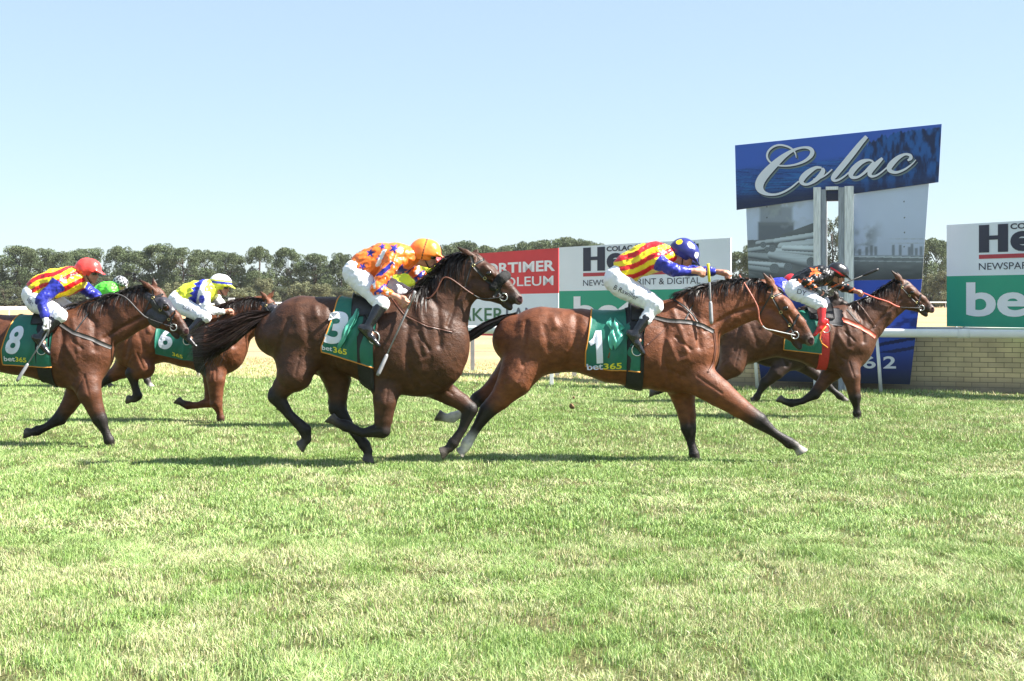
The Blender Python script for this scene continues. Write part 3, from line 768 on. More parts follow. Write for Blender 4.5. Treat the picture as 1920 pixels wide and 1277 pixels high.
# ================================================================ IMPLICIT SURFACES
def sdf_seg(X, Y, Z, p):
    a, b, ra, rb, ka, kb = p['a'], p['b'], p['ra'], p['rb'], p['ka'], p['kb']
    dx, dy, dz = b[0] - a[0], b[1] - a[1], b[2] - a[2]
    L2 = dx * dx + dy * dy + dz * dz
    if L2 < 1e-10: t = 0.0
    else: t = np.clip(((X - a[0]) * dx + (Y - a[1]) * dy + (Z - a[2]) * dz) / L2, 0, 1)
    k = ka + (kb - ka) * t
    qx = X - a[0] - t * dx; qy = (Y - a[1] - t * dy) / k; qz = Z - a[2] - t * dz
    d = np.sqrt(qx * qx + qy * qy + qz * qz) - (ra + (rb - ra) * t)
    for (c, n) in p.get('clip', ()):
        d = np.maximum(d, (X - c[0]) * n[0] + (Y - c[1]) * n[1] + (Z - c[2]) * n[2])
    return d
def seg(a, b, ra, rb, k=.02, ka=1., kb=None, col=(.5, .5, .5), tg=0, clip=(), cb=None):
    return dict(a=tuple(a), b=tuple(b), ra=ra, rb=rb, ka=ka, kb=ka if kb is None else kb, k=k, col=col, cb=cb if cb is not None else col, tag=tg, clip=clip)
def surface_nets(D, org, h):
    S = D < 0
    c = [S[i:S.shape[0] - 1 + i, j:S.shape[1] - 1 + j, k:S.shape[2] - 1 + k] for i in (0, 1) for j in (0, 1) for k in (0, 1)]
    anyc = c[0].copy(); allc = c[0].copy()
    for q in c[1:]: anyc |= q; allc &= q
    I = np.argwhere(anyc & ~allc)
    offs = [(i, j, k) for i in (0, 1) for j in (0, 1) for k in (0, 1)]
    vals = np.stack([D[I[:, 0] + o[0], I[:, 1] + o[1], I[:, 2] + o[2]] for o in offs], 1)
    acc = np.zeros((len(I), 3)); cnt = np.zeros(len(I))
    for a in range(8):
        for b in range(a + 1, 8):
            oa, ob = offs[a], offs[b]
            if sum(abs(x - y) for x, y in zip(oa, ob)) != 1: continue
            va, vb = vals[:, a], vals[:, b]; cr = (va < 0) != (vb < 0)
            t = np.where(cr, va / np.where(cr, va - vb, 1), 0)
            P = np.array(oa)[None] + t[:, None] * (np.array(ob) - np.array(oa))[None]
            acc += P * cr[:, None]; cnt += cr
    V = (I + acc / cnt[:, None]) * h + np.array(org)
    vid = -np.ones(anyc.shape, dtype=np.int64); vid[I[:, 0], I[:, 1], I[:, 2]] = np.arange(len(I))
    Q = []
    for ax in range(3):
        sl0 = [slice(None)] * 3; sl1 = [slice(None)] * 3
        sl0[ax] = slice(0, -1); sl1[ax] = slice(1, None)
        A = S[tuple(sl0)]; B = S[tuple(sl1)]
        E = np.argwhere(A != B)
        o1, o2 = [(1, 2), (2, 0), (0, 1)][ax]
        E = E[(E[:, o1] >= 1) & (E[:, o2] >= 1) & (E[:, o1] < vid.shape[o1]) & (E[:, o2] < vid.shape[o2])]
        def g(d1, d2):
            e = E.copy(); e[:, o1] += d1; e[:, o2] += d2; return vid[e[:, 0], e[:, 1], e[:, 2]]
        q = np.stack([g(-1, -1), g(0, -1), g(0, 0), g(-1, 0)], 1)
        fl = S[E[:, 0], E[:, 1], E[:, 2]]
        q[~fl] = q[~fl][:, ::-1]
        Q.append(q)
    Q = np.concatenate(Q); Q = Q[(Q >= 0).all(1)]
    return V, Q
def vnormals(V, Q):
    n = np.cross(V[Q[:, 2]] - V[Q[:, 0]], V[Q[:, 3]] - V[Q[:, 1]])
    N = np.zeros_like(V)
    for k in range(4): np.add.at(N, Q[:, k], n)
    return N / (np.linalg.norm(N, axis=1)[:, None] + 1e-12)
def smooth_v(V, Q, it, lam=.5):
    e = np.concatenate([Q[:, [0, 1]], Q[:, [1, 2]], Q[:, [2, 3]], Q[:, [3, 0]]])
    for _ in range(it):
        A = np.zeros_like(V); c = np.zeros(len(V))
        for k in range(3):
            A[:, k] = np.bincount(e[:, 0], V[e[:, 1], k], len(V)) + np.bincount(e[:, 1], V[e[:, 0], k], len(V))
        c = np.bincount(e[:, 0], minlength=len(V)) + np.bincount(e[:, 1], minlength=len(V))
        V = V * (1 - lam) + lam * A / np.maximum(c, 1)[:, None]
    return V
def field(prims, h, pad=.03):
    lo = np.array([np.inf] * 3); hi = -lo
    bx = []
    for p in prims:
        a = np.array(p['a']); b = np.array(p['b'])
        e = np.array([1, max(p['ka'], p['kb']), 1]) * max(p['ra'], p['rb'])
        l = np.minimum(a, b) - e; u = np.maximum(a, b) + e
        bx.append((l - p['k'] - pad, u + p['k'] + pad)); lo = np.minimum(lo, l); hi = np.maximum(hi, u)
    lo -= pad + h; hi += pad + h
    n = np.ceil((hi - lo) / h).astype(int) + 1
    ax = [lo[i] + np.arange(n[i]) * h for i in range(3)]
    D = np.full(n, 1.0, dtype=np.float32)
    for p, (l, u) in zip(prims, bx):
        s = [slice(max(0, int((l[i] - lo[i]) / h)), min(n[i], int((u[i] - lo[i]) / h) + 2)) for i in range(3)]
        X = ax[0][s[0]][:, None, None].astype(np.float32); Y = ax[1][s[1]][None, :, None].astype(np.float32); Z = ax[2][s[2]][None, None, :].astype(np.float32)
        d2 = sdf_seg(X, Y, Z, p); d1 = D[s[0], s[1], s[2]]; k = p['k']
        if p.get('sub'):
            d2 = -d2; hh = np.clip(.5 + .5 * (d2 - d1) / k, 0, 1); D[s[0], s[1], s[2]] = d1 * (1 - hh) + d2 * hh + k * hh * (1 - hh)
        else:
            hh = np.clip(.5 + .5 * (d2 - d1) / k, 0, 1); D[s[0], s[1], s[2]] = d2 * (1 - hh) + d1 * hh - k * hh * (1 - hh)
    return D, lo
def polymesh(prims, h, sm_it=1):
    D, lo = field(prims, h); V, Q = surface_nets(D, lo, h)
    if sm_it: V = smooth_v(V, Q, sm_it)
    return V, Q
def prim_cols(V, prims, kc=.012):
    X, Y, Z = V[:, 0], V[:, 1], V[:, 2]; W_ = np.zeros(len(V)); C = np.zeros((len(V), 3))
    for p in prims:
        if p.get('sub'): continue
        a, b = np.array(p['a']), np.array(p['b']); d = sdf_seg(X, Y, Z, p)
        ab = b - a; L2 = ab @ ab
        t = np.clip(((V - a) @ ab) / L2, 0, 1) if L2 > 1e-9 else np.zeros(len(V))
        w = np.exp(-np.clip(d, -.005, 1) / kc); c = np.array(p['col'])[None] * (1 - t[:, None]) + np.array(p['cb'])[None] * t[:, None]
        W_ += w; C += c * w[:, None]
    return C / (W_[:, None] + 1e-20)
def prim_tags(V, prims):
    best = np.full(len(V), 1e9); T = np.zeros(len(V), dtype=int)
    for p in prims:
        d = sdf_seg(V[:, 0], V[:, 1], V[:, 2], p); m = d < best; best[m] = d[m]; T[m] = p['tag']
    return T
def pline_d(x, z, pts):
    d = np.full(x.shape, 1e9)
    for (a, b) in zip(pts[:-1], pts[1:]):
        dx, dz = b[0] - a[0], b[1] - a[1]; L2 = dx * dx + dz * dz + 1e-12
        t = np.clip(((x - a[0]) * dx + (z - a[1]) * dz) / L2, 0, 1)
        d = np.minimum(d, np.hypot(x - a[0] - t * dx, z - a[1] - t * dz))
    return d
def in_poly(x, y, P):
    c = np.zeros(x.shape, dtype=bool); n = len(P)
    for i in range(n):
        x0, y0 = P[i]; x1, y1 = P[(i + 1) % n]
        if y0 == y1: continue
        m = ((y0 > y) != (y1 > y)) & (x < (x1 - x0) * (y - y0) / (y1 - y0) + x0); c ^= m
    return c

class Frame:
    """a thing standing at depth d; photo pixels become points around its root"""
    def __init__(s, root, X0, d): s.root = root; s.X0 = X0; s.d = d; s.s = F / d
    def L(s, u, v, yo=0.0):
        p = W(u, v, s.d + yo); return np.array([p.x - s.X0, yo, p.z])
    def px(s, x, z, yo=-.2):
        return 960 + F * (x + s.X0) / (s.d + yo), HZ - F * (z - CH) / (s.d + yo)

# ================================================================ HORSES
def bvh_of(V, Q): return BVHTree.FromPolygons([tuple(v) for v in V.tolist()], [tuple(q) for q in Q.tolist()])
def solid_grid(G, th):
    """G: rows x cols x 3 outer surface, th inward offset along -normal"""
    n, m = G.shape[:2]
    du = np.gradient(G, axis=1); dv = np.gradient(G, axis=0); N = np.cross(du, dv); N /= np.linalg.norm(N, axis=2)[..., None] + 1e-9
    return N
def grid_mesh(name, G, matx, parent, thick=.006, cen=None, smooth=True):
    n, m = G.shape[:2]
    du = np.gradient(G, axis=1); dv = np.gradient(G, axis=0); N = np.cross(du, dv); N /= np.linalg.norm(N, axis=2)[..., None] + 1e-9
    if cen is not None:
        s = np.sign(((G - cen) * N).sum(2).mean()); N = N * (s if s != 0 else 1)
    B = G - N * thick
    V = np.concatenate([G.reshape(-1, 3), B.reshape(-1, 3)]); idx = np.arange(n * m).reshape(n, m)
    Q = np.stack([idx[:-1, :-1], idx[:-1, 1:], idx[1:, 1:], idx[1:, :-1]], -1).reshape(-1, 4)
    Q2 = Q[:, ::-1] + n * m
    bd = list(idx[0, :]) + list(idx[1:, -1]) + list(idx[-1, -2::-1]) + list(idx[-2:0:-1, 0])
    E = np.array([[a, b, b + n * m, a + n * m] for a, b in zip(bd, bd[1:] + bd[:1])])
    return mesh_np(name, V, np.concatenate([Q, Q2, E]), matx, parent, smooth=smooth)
def side_hit(bvh, x, z, side, fallback=None):
    r = bvh.ray_cast(Vector((x, side * 1.2, z)), Vector((0, -side, 0)))
    if r[0] is None: return None
    return r[0]
def ribbon(fr, bvh, name, pts, w, m, parent, side=-1, off=.007, yo=-.2, free=None, thick=.005):
    """strap lying on the horse's side; pts in photo pixels"""
    P = [fr.L(p[0], p[1], yo) for p in pts]; out = []
    for a, b in zip(P[:-1], P[1:]):
        n = max(2, int(np.linalg.norm(b - a) / .018))
        for k in range(n): out.append(a + (b - a) * k / n)
    out.append(P[-1]); out = np.array(out)
    for _ in range(2): out[1:-1] = .5 * out[1:-1] + .25 * (out[:-2] + out[2:])
    tx = np.gradient(out[:, 0]); tz = np.gradient(out[:, 2]); L_ = np.hypot(tx, tz) + 1e-9; nx, nz = -tz / L_, tx / L_
    rows = []; last = None
    cy = []
    for i in range(len(out)):
        h = side_hit(bvh, out[i, 0], out[i, 2], side)
        y = h.y if h is not None else (last if last is not None else side * .1)
        last = y; cy.append(y)
    cy = np.array(cy)
    for _ in range(2): cy[1:-1] = .5 * cy[1:-1] + .25 * (cy[:-2] + cy[2:])
    G = []
    for i in range(len(out)):
        row = []
        for q in (-1, 0, 1):
            x = out[i, 0] + nx[i] * q * w / 2; z = out[i, 2] + nz[i] * q * w / 2
            h = side_hit(bvh, x, z, side); y = cy[i]
            if h is not None and abs(h.y - y) < .04: y = .5 * y + .5 * h.y
            row.append((x, y + side * (off - .001 * abs(q)), z))
        G.append(row)
    return grid_mesh(name, np.array(G), m, parent, thick, cen=np.array([0, 0, 1.2]) if False else None)
def wrap_grid(bvh, cols, cz, phis, off):
    """cols: list of x; cz(x) axis height; phis list"""
    G = np.zeros((len(phis), len(cols), 3))
    for j, x in enumerate(cols):
        c = Vector((x, 0, cz))
        for i, ph in enumerate(phis):
            dr = Vector((0, math.sin(ph), math.cos(ph)))
            r = bvh.ray_cast(c + dr * 1.0, -dr)
            p = r[0] if r[0] is not None and (r[0] - c).length < .55 else c + dr * .28
            G[i, j] = p + dr * off
    return G
def strands(name, roots, dirs, length, w0, m, parent, seed, droop=.5, nseg=6, wob=.03, spread=None, lf=1.0):
    """roots (n,3); dirs (n,3) initial directions; tapered flat ribbons"""
    r = np.random.default_rng(seed); n = len(roots)
    L_ = length * (.6 + .6 * r.random(n)) * lf
    P = np.zeros((n, nseg + 1, 3)); P[:, 0] = roots; d = dirs / np.linalg.norm(dirs, axis=1)[:, None]
    ph = r.random((n, 3)) * 6.28
    for k in range(nseg):
        d = d + np.array([0, 0, -droop / nseg]) + .10 * np.sin(ph + k * 1.3) * wob * 20 / nseg
        d /= np.linalg.norm(d, axis=1)[:, None]
        P[:, k + 1] = P[:, k] + d * (L_ / nseg)[:, None]
    return ribbon_set(name, P, w0, m, parent, r)
def ribbon_set(name, P, w0, m, parent, r):
    n, K = P.shape[:2]
    a = r.normal(size=(n, 3)); a[:, 1] *= .6
    T = np.gradient(P, axis=1); T /= np.linalg.norm(T, axis=2)[..., None] + 1e-9
    Wd = np.cross(T, a[:, None, :]); Wd /= np.linalg.norm(Wd, axis=2)[..., None] + 1e-9
    tap = np.linspace(1, 0.12, K) ** .8
    ww = (w0 * (.6 + .8 * r.random(n)))[:, None, None] * tap[None, :, None] / 2
    A = P - Wd * ww; B = P + Wd * ww
    V = np.stack([A, B], 2).reshape(-1, 3)
    base = (np.arange(n) * K * 2)[:, None, None] + (np.arange(K - 1) * 2)[None, :, None]
    Q = (base + np.array([0, 1, 3, 2])[None, None]).reshape(-1, 4)
    return mesh_np(name, V, Q, m, parent, smooth=True)

BLACK = (.016, .012, .011)
class Horse:
    def __init__(H, c):
        H.c = c; d = c['d']; st = c['st']; s = F / d
        X0 = (st[3][0] - 960) / s
        H.root = empty('racehorse', (X0, d, 0)); tag(H.root, c['label'], 'horse', 'galloping racehorses')
        H.fr = fr = Frame(H.root, X0, d); L = fr.L
        coat = np.array(c['coat']); dk = coat * .55; bl = c.get('points', BLACK)
        P = []
        T = [dict(t=np.array(q[:2], float), b=np.array(q[2:4], float), W=q[4]) for q in st]
        for q in T: q['c'] = (q['t'] + q['b']) / 2; q['r'] = np.hypot(*(q['t'] - q['b'])) / 2 / s
        H.T = T
        def cap(i, j, k=.05, f=1.0):
            a, b = T[i], T[j]
            P.append(seg(L(*a['c']), L(*b['c']), a['r'] * f, b['r'] * f, k, a['W'] / a['r'], b['W'] / b['r'], tuple(coat)))
        for i in range(0, 5): cap(i, i + 1, .03)
        cap(4, 6, .06); cap(5, 6, .05); cap(5, 7, .05)
        for i in range(7, 10): cap(i, i + 1, .03)
        cap(6, 7, .06, .92)
        # gluteal and shoulder masses either side
        for sg in (-1, 1):
            hip = (T[1]['t'] * .68 + T[1]['b'] * .32); loin = (T[2]['t'] * .72 + T[2]['b'] * .28)
            P.append(seg(L(*(hip + [-4, 0]), sg * .13), L(*loin, sg * .12), .125, .07, .05, .9, 1., tuple(coat)))
            P.append(seg(L(*(T[0]['t'] * .45 + T[0]['b'] * .55), sg * .12), L(*(T[1]['t'] * .5 + T[1]['b'] * .5), sg * .15), .11, .13, .06, .8, .8, tuple(coat)))
            sh0 = T[5]['t'] * .75 + T[5]['b'] * .25; sh1 = T[6]['c'] + (T[5]['c'] - T[6]['c']) * .1
            P.append(seg(L(*sh0, sg * .12), L(*sh1, sg * .14), .075, .105, .05, .75, .8, tuple(coat)))
            tri = T[5]['t'] * .30 + T[5]['b'] * .70
            P.append(seg(L(*(T[5]['t'] * .55 + T[5]['b'] * .45), sg * .14), L(*(tri + [2, 0]), sg * .15), .09, .10, .05, .75, .8, tuple(coat)))
        # legs
        H.legs = []
        for lg in c['legs']:
            sg = -1 if lg['side'] == 'n' else 1
            pts = [tuple(q) for q in lg['p']]; n = len(pts); jk = lg['knee']
            pts = [(q[0], q[1], q[2] * (.84 if i == jk + 1 else (1.06 if i == jk else 1))) for i, q in enumerate(pts)]
            ys = [sg * (.075 if i == 0 else (.145 - (.15 - .115) * min(1, i / (n - 1.5)))) for i in range(n)]
            socks = lg.get('sock', -1)
            jk = lg['knee']      # index of knee / hock
            for i in range(n - 1):
                a, b = pts[i], pts[i + 1]
                def colat(q):
                    if socks >= 0 and q >= socks: return (.62, .58, .55)
                    if lg.get('brown'): return tuple(coat * (1 if q < n - 2 else .5)) if q < n - 1 else bl
                    return tuple(coat) if q < jk - .5 else bl if q >= jk else tuple(coat * .3)
                ky = .72 if i == 0 else (.85 if i < jk else .88)
                P.append(seg(L(a[0], a[1], ys[i]), L(b[0], b[1], ys[i + 1]), a[2] / s, b[2] / s, .06 if i == 0 else .014, ky, .85, colat(i), cb=colat(i + 1)))
            # bony detail
            k0, k1, k2 = np.array(pts[jk - 1][:2], float), np.array(pts[jk][:2], float), np.array(pts[jk + 1][:2], float)
            out = k1 - (k0 + k2) / 2; out = out / (np.linalg.norm(out) + 1e-6)
            rk = pts[jk][2]
            kc = bl if not lg.get('brown') else tuple(coat * .8)
            if lg['kind'] == 'H':
                tip = k1 + out * rk * .75 + (k0 - k1) / np.linalg.norm(k0 - k1) * rk * .45
                P.append(seg(L(*k1, ys[jk]), L(*tip, ys[jk]), rk * .75 / s, rk * .42 / s, .02, .7, .6, kc))
                P.append(seg(L(*tip, ys[jk]), L(*(k0 * .55 + k1 * .45 + out * pts[jk - 1][2] * .45), ys[jk]), rk * .38 / s, rk * .4 / s, .02, .6, .6, kc, cb=tuple(coat * .4)))
            else:
                P.append(seg(L(*(k1 + out * rk * .15), ys[jk]), L(*(k1 * .75 + k2 * .25), ys[jk]), rk * .95 / s, rk * .8 / s, .015, .95, .9, kc))
            # tendon line behind the cannon
            f0 = np.array(pts[jk + 2][:2], float) if n > jk + 2 else np.array(pts[-1][:2], float)
            # fetlock joint
            fj = n - 2; fp = np.array(pts[fj][:2], float); q0 = np.array(pts[fj - 1][:2], float); cd = (fp - q0) / np.linalg.norm(fp - q0)
            pal = np.array([-cd[1], cd[0]])          # palmar side for a horse facing right
            rf = max(pts[fj][2] / s * 1.0, .042)
            fc = colat(fj) if socks >= 0 else kc
            P.append(seg(L(*(fp + pal * .008 * s), ys[fj]), L(*(fp + pal * .012 * s + cd * .02 * s), ys[fj]), rf, rf * .8, .012, .85, .85, fc))
            # hoof
            e = np.array(pts[-1][:2], float); tp = np.array(lg['hoof'], float); ax = tp - e; th = math.atan2(ax[1], ax[0])
            sn = np.array([math.cos(th + rad(36 + lg.get('tilt', 0))), math.sin(th + rad(36 + lg.get('tilt', 0)))]); heel = np.array([-sn[1], sn[0]])
            tip = e + ax / np.linalg.norm(ax) * max(.095 * s, min(np.linalg.norm(ax), .125 * s))
            cen = tip + heel * .050 * s
            ye = ys[-1]; A = L(*e, ye); B = L(*cen, ye); dv = (B - A) / np.linalg.norm(B - A)
            tw = L(*tip, ye); nw = (sn[0], 0, -sn[1])
            hc = lg.get('hc', (.09, .075, .065))
            P.append(seg(A, B + dv * .05, .034, .076, .006, .95, .95, hc, clip=((tuple(tw), nw),)))
            P.append(seg(A - dv * .005, A + dv * .01, .040, .042, .008, .95, .95, colat(n - 1)))
        # ---- head
        hd = c['head']; po = np.array(hd[0], float); no = np.array(hd[1], float)
        Lp = np.linalg.norm(no - po); a2 = (no - po) / Lp; n2 = np.array([a2[1], -a2[0]])     # forehead side, pixels (v down)
        if n2[1] > 0: n2 = -n2
        HL = Lp / s; H.HL = HL; H.a2, H.n2, H.po, H.Lp = a2, n2, po, Lp
        def hp(t, h, y=0.0):
            q = po + a2 * t * Lp + n2 * h * Lp; return L(q[0], q[1], y * HL)
        H.hp = hp
        co = tuple(coat); mz = tuple(coat * .45); mzd = (.035, .026, .024)
        HP = []
        def hs(t0, h0, r0, w0, t1, h1, r1, w1, y=0., y1=None, k=.02, ca=co, cb=None, lst=HP):
            lst.append(seg(hp(t0, h0, y), hp(t1, h1, y if y1 is None else y1), r0 * HL, r1 * HL, k, w0 / r0, w1 / r1, ca, cb=cb))
        hs(.10, -.11, .135, .105, .40, -.045, .135, .125)
        hs(.36, -.02, .10, .115, .68, -.015, .075, .075, cb=co)
        hs(.68, -.015, .075, .072, .92, -.055, .058, .06, ca=co, cb=mz)
        hs(.36, -.26, .15, .10, .52, -.22, .15, .09)
        hs(.52, -.22, .14, .085, .80, -.185, .07, .052, cb=mz)
        hs(.60, -.11, .10, .075, .85, -.11, .085, .062, ca=co, cb=mz)
        hs(.88, -.085, .078, .078, .955, -.085, .058, .066, ca=mzd)
        hs(.84, -.225, .05, .045, .91, -.225, .045, .042, ca=mzd)
        for sg in (-1, 1):
            hs(.34, .01, .045, .04, .47, -.005, .035, .03, y=sg * .10, ca=co)             # brow
            hs(.50, -.07, .018, .018, .66, -.095, .012, .012, y=sg * .088, k=.015)          # cheek bone
            hs(.94, -.045, .036, .018, .965, -.08, .03, .016, y=sg * .055, k=.012, ca=mz)
            HP.append(dict(seg(hp(.955, -.05, sg * .086), hp(.965, -.075, sg * .082), .030 * HL, .020 * HL, .008), sub=True))
            HP.append(dict(seg(hp(.42, -.028, sg * .150), hp(.43, -.03, sg * .150), .028 * HL, .028 * HL, .012), sub=True))
        H.head_prims = HP
        P += HP
        # ears
        for (eu, ev), sg in zip(c['ears'], (-1, 1)):
            b = hp(.12, .015, sg * .075); tp = L(eu, ev, sg * .065)
            mid = b + (tp - b) * .45 + np.array([.01, sg * .008, 0])
            P.append(seg(b, mid, .040, .034, .012, .55, .5, co)); P.append(seg(mid, tp, .034, .007, .006, .5, .6, co, cb=BLACK))
        # ---- mesh
        h = c.get('h', .0105)
        V, Q = polymesh(P, h, 1)
        N = vnormals(V, Q)
        # muscle relief along anatomical lines (pixel lines, both sides)
        def st_(i, f): return T[i]['t'] * (1 - f) + T[i]['b'] * f
        lines = [([st_(7, .10), st_(7, .42) + [2, 0], (st_(7, .9) * .4 + T[6]['c'] * .6)], .030, -.016),
                 ([st_(5, .30) + [-14, 0], st_(5, .62) + [-22, 0], st_(5, .92) + [-10, 0]], .032, -.014),
                 ([st_(5, .12) + [4, 0], (st_(5, .2) + T[6]['c']) / 2, T[6]['c'] + [-14, -4]], .026, .009),
                 ([st_(5, .45) + [-10, 0], st_(5, .66) + [4, 0], T[6]['c'] + [-12, 8]], .03, .009), ([st_(5, .40) + [4, 0], T[6]['c'] + [-6, -8]], .016, -.009),
                 ([st_(5, .74) + [-16, 0], T[6]['b'] + [-24, 2]], .018, -.007),
                 ([st_(10, .70), st_(9, .70), st_(8, .72), st_(7, .78)], .022, -.013),
                 ([st_(9, .28), st_(8, .26), st_(7, .2)], .04, .007),
                 ([st_(2, .14) + [-8, 0], st_(2, .55) + [-6, 0], st_(2, .92) + [-16, 0]], .040, -.020),
                 ([st_(1, .13) + [18, 4], st_(1, .22) + [24, 6]], .035, .014),
                 ([st_(0, .15) + [16, 0], st_(0, .6) + [14, 0], st_(0, 1.) + [12, 0]], .024, -.011),
                 ([st_(1, .28) + [4, 0], st_(1, .62) + [20, 0]], .03, -.008),
                 ([st_(3, .88) + [-30, 0], st_(4, .86)], .03, -.006)]
        for k in range(6):
            x = st_(3, .5)[0] - 34 * s / 190 + k * 11 * s / 190
            lines.append(([(x, st_(3, .30)[1]), (x - 8 * s / 190, st_(3, .82)[1])], .010, -.0035))
        for lg in c['legs']:
            p = lg['p']
            if len(p) > 3:
                lines.append(([(p[0][0] + p[0][2] * .1, p[0][1]), (p[1][0] + p[1][2] * .15, p[1][1])], .012, -.006))
                jk = lg['knee']; a, b = p[jk], p[jk + 1]
                dx, dy = b[0] - a[0], b[1] - a[1]; q = math.hypot(dx, dy); nx, ny = -dy / q, dx / q
                sgn = 1 if nx < 0 else -1
                lines.append(([(a[0] + nx * sgn * 2, a[1] + ny * sgn * 2), (b[0] + nx * sgn * 2.5, b[1] + ny * sgn * 2.5)], .0055, -.005))
        dsp = np.zeros(len(V))
        side = np.clip(np.abs(N[:, 1]) * 1.6 - .15, 0, 1)
        for pts, w, amp in lines:
            q = [L(p[0], p[1], -.15)[[0, 2]] for p in pts]
            dsp += amp * np.exp(-(pline_d(V[:, 0], V[:, 2], q) / w) ** 2) * side
        # soft irregularity and veins
        n1 = fbm(V[:, 0] * 7 + 3 + c['seed'], V[:, 2] * 7 + V[:, 1] * 5, c['seed'], 3) - .5
        n2_ = fbm(V[:, 0] * 16 + 3 + V[:, 2] * 6, V[:, 2] * 13 - V[:, 0] * 7 + V[:, 1] * 9, c['seed'] + 5, 3); vein = np.exp(-((n2_ - .5) / .03) ** 2)
        zlow = sm(V[:, 2], .55, .8)
        dsp = dsp * 1.15 + n1 * .009 * zlow + vein * .0026 * side * zlow
        V = V + N * dsp[:, None]
        C = prim_cols(V, P)
        # real coat variation: darker topline, lighter flank/belly, tail head
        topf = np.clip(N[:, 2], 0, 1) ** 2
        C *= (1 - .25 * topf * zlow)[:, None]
        C *= (.9 + .25 * fbm(V[:, 0] * 3, V[:, 2] * 3, c['seed'] + 9, 3))[:, None]
        for sg in (-1, 1):
            nz = np.array(hp(.962, -.058, sg * .07)); dn = np.linalg.norm((V - nz) / np.array([1, 1.6, 1]), axis=1)
            C = np.where((dn < .027 * HL / .6)[:, None], np.array([.03, .006, .008]), C)
            C = np.where(((dn >= .027 * HL / .6) & (dn < .043 * HL / .6))[:, None], np.array([.13, .09, .08]), C)
        H.V, H.Q, H.bvh = V, Q, bvh_of(V, Q)
        H.body = mesh_np('body', V, Q, M['horse'], H.root, C)
        # eyes
        for sg in (-1, 1):
            e = hp(.425, -.026, sg * .118); bm = bmesh.new(); bmesh.ops.create_uvsphere(bm, u_segments=16, v_segments=10, radius=.028)
            me = bpy.data.meshes.new('eye'); bm.to_mesh(me); bm.free(); me.polygons.foreach_set('use_smooth', [True] * len(me.polygons)); me.materials.append(M['eye'])
            o = bpy.data.objects.new('eye', me); COL.objects.link(o); o.parent = H.root; o.location = e; o.scale = (1.1, .8, .9)
        # mane along the crest
        r = np.random.default_rng(c['seed']); crest = [st_(5, .0), st_(7, .0), st_(8, .0), st_(9, .0), st_(10, .0), po + a2 * .12 * Lp + n2 * .02 * Lp]
        crest = [L(p[0], p[1]) for p in crest]; n = 420
        seglen = np.cumsum([0] + [np.linalg.norm(b - a) for a, b in zip(crest[:-1], crest[1:])]); tt = (.12 + .88 * r.random(n)) * seglen[-1]
        R = np.stack([np.interp(tt, seglen, [p[k] for p in crest]) for k in range(3)], 1); R[:, 2] += .002; R[:, 1] += r.normal(-.01, .014, n)
        D_ = np.stack([-.9 - .5 * r.random(n), -.6 * r.random(n) + .1, .10 + .75 * r.random(n)], 1)
        strands('mane', R, D_, c.get('mane', .2), .014, M['hair_black'] if not c.get('bmane') else M['hair_brown'], H.root, c['seed'] + 1, 1.5, lf=1.15 - .6 * tt / seglen[-1])
        # locks lying over the near and far side of the neck
        n = c.get('nfall', 260); PP = np.zeros((2 * n, 8, 3)); kk = 0
        for sg in (-1, 1):
            for i in range(n):
                t = (.22 + .76 * r.random()) * seglen[-1]; p0_ = np.array([np.interp(t, seglen, [p[k] for p in crest]) for k in range(3)])
                ll = c.get('fall', .13) * (.5 + .8 * r.random()); a0 = r.normal(0, .25); ok = True; lasty = sg * .01
                for q in range(8):
                    f = q / 7; an = 3.5 + a0 + f * .55; x = p0_[0] + math.cos(an) * ll * f; z = p0_[2] - .004 + math.sin(an) * ll * f * (.55 + .9 * f)
                    h = side_hit(H.bvh, x, z, sg); y = (h.y + sg * .006) if h is not None else lasty
                    lasty = y; PP[kk, q] = (x, y, z)
                kk += 1
        ribbon_set('mane_fall', PP, .011, M['hair_black'], H.root, r)
        n = 60; R = np.stack([np.full(n, 0.)] * 3, 1) + hp(.14, .03) + r.normal(0, .012, (n, 3)); D_ = np.stack([.9 + 0 * r.random(n), r.normal(0, .3, n), .2 * r.random(n)], 1)
        strands('forelock', R, D_, .11, .009, M['hair_black'], H.root, c['seed'] + 2, 1.0)
        # tail
        tl = [L(p[0], p[1], 0) for p in c['tail']]; tr_ = [p[2] / s for p in c['tail']]
        sl = np.cumsum([0] + [np.linalg.norm(b - a) for a, b in zip(tl[:-1], tl[1:])]); n = c.get('ntail', 700); K = 14
        t0 = r.random(n) ** 1.5 * .45; t1 = np.clip(.62 + .38 * r.random(n) ** .6, 0, 1)
        ang_ = r.random(n) * 6.28; rq = np.sqrt(r.random(n)); PP = np.zeros((n, K, 3))
        for k in range(K):
            t = (t0 + (t1 - t0) * k / (K - 1)) * sl[-1]
            cc = np.stack([np.interp(t, sl, [p[i] for p in tl]) for i in range(3)], 1); rr_ = np.interp(t, sl, tr_)
            fl = .4 + .6 * min(1, k / 5)
            PP[:, k, 0] = cc[:, 0] + .2 * np.cos(ang_ * 2) * rr_ * rq; PP[:, k, 1] = cc[:, 1] + np.cos(ang_) * rq * rr_ * .8 * fl; PP[:, k, 2] = cc[:, 2] + np.sin(ang_) * rq * rr_ * fl + .006 * np.sin(k * .9 + ang_ * 3)
        ribbon_set('tail', PP, c.get('tw', .012), M[c.get('tailm', 'hair_black')], H.root, r)
        if c.get('wisps'):
            n = 70; k = r.integers(0, len(PP), n); R = PP[k, 8]; D_ = PP[k, 11] - PP[k, 8]; D_ /= np.linalg.norm(D_, axis=1)[:, None]; D_ += r.normal(0, .22, (n, 3)); D_[:, 2] -= .35
            strands('tail_wisps', R, D_, .42, .008, M['hair_black'], H.root, c['seed'] + 4, .8, nseg=8, wob=.06)
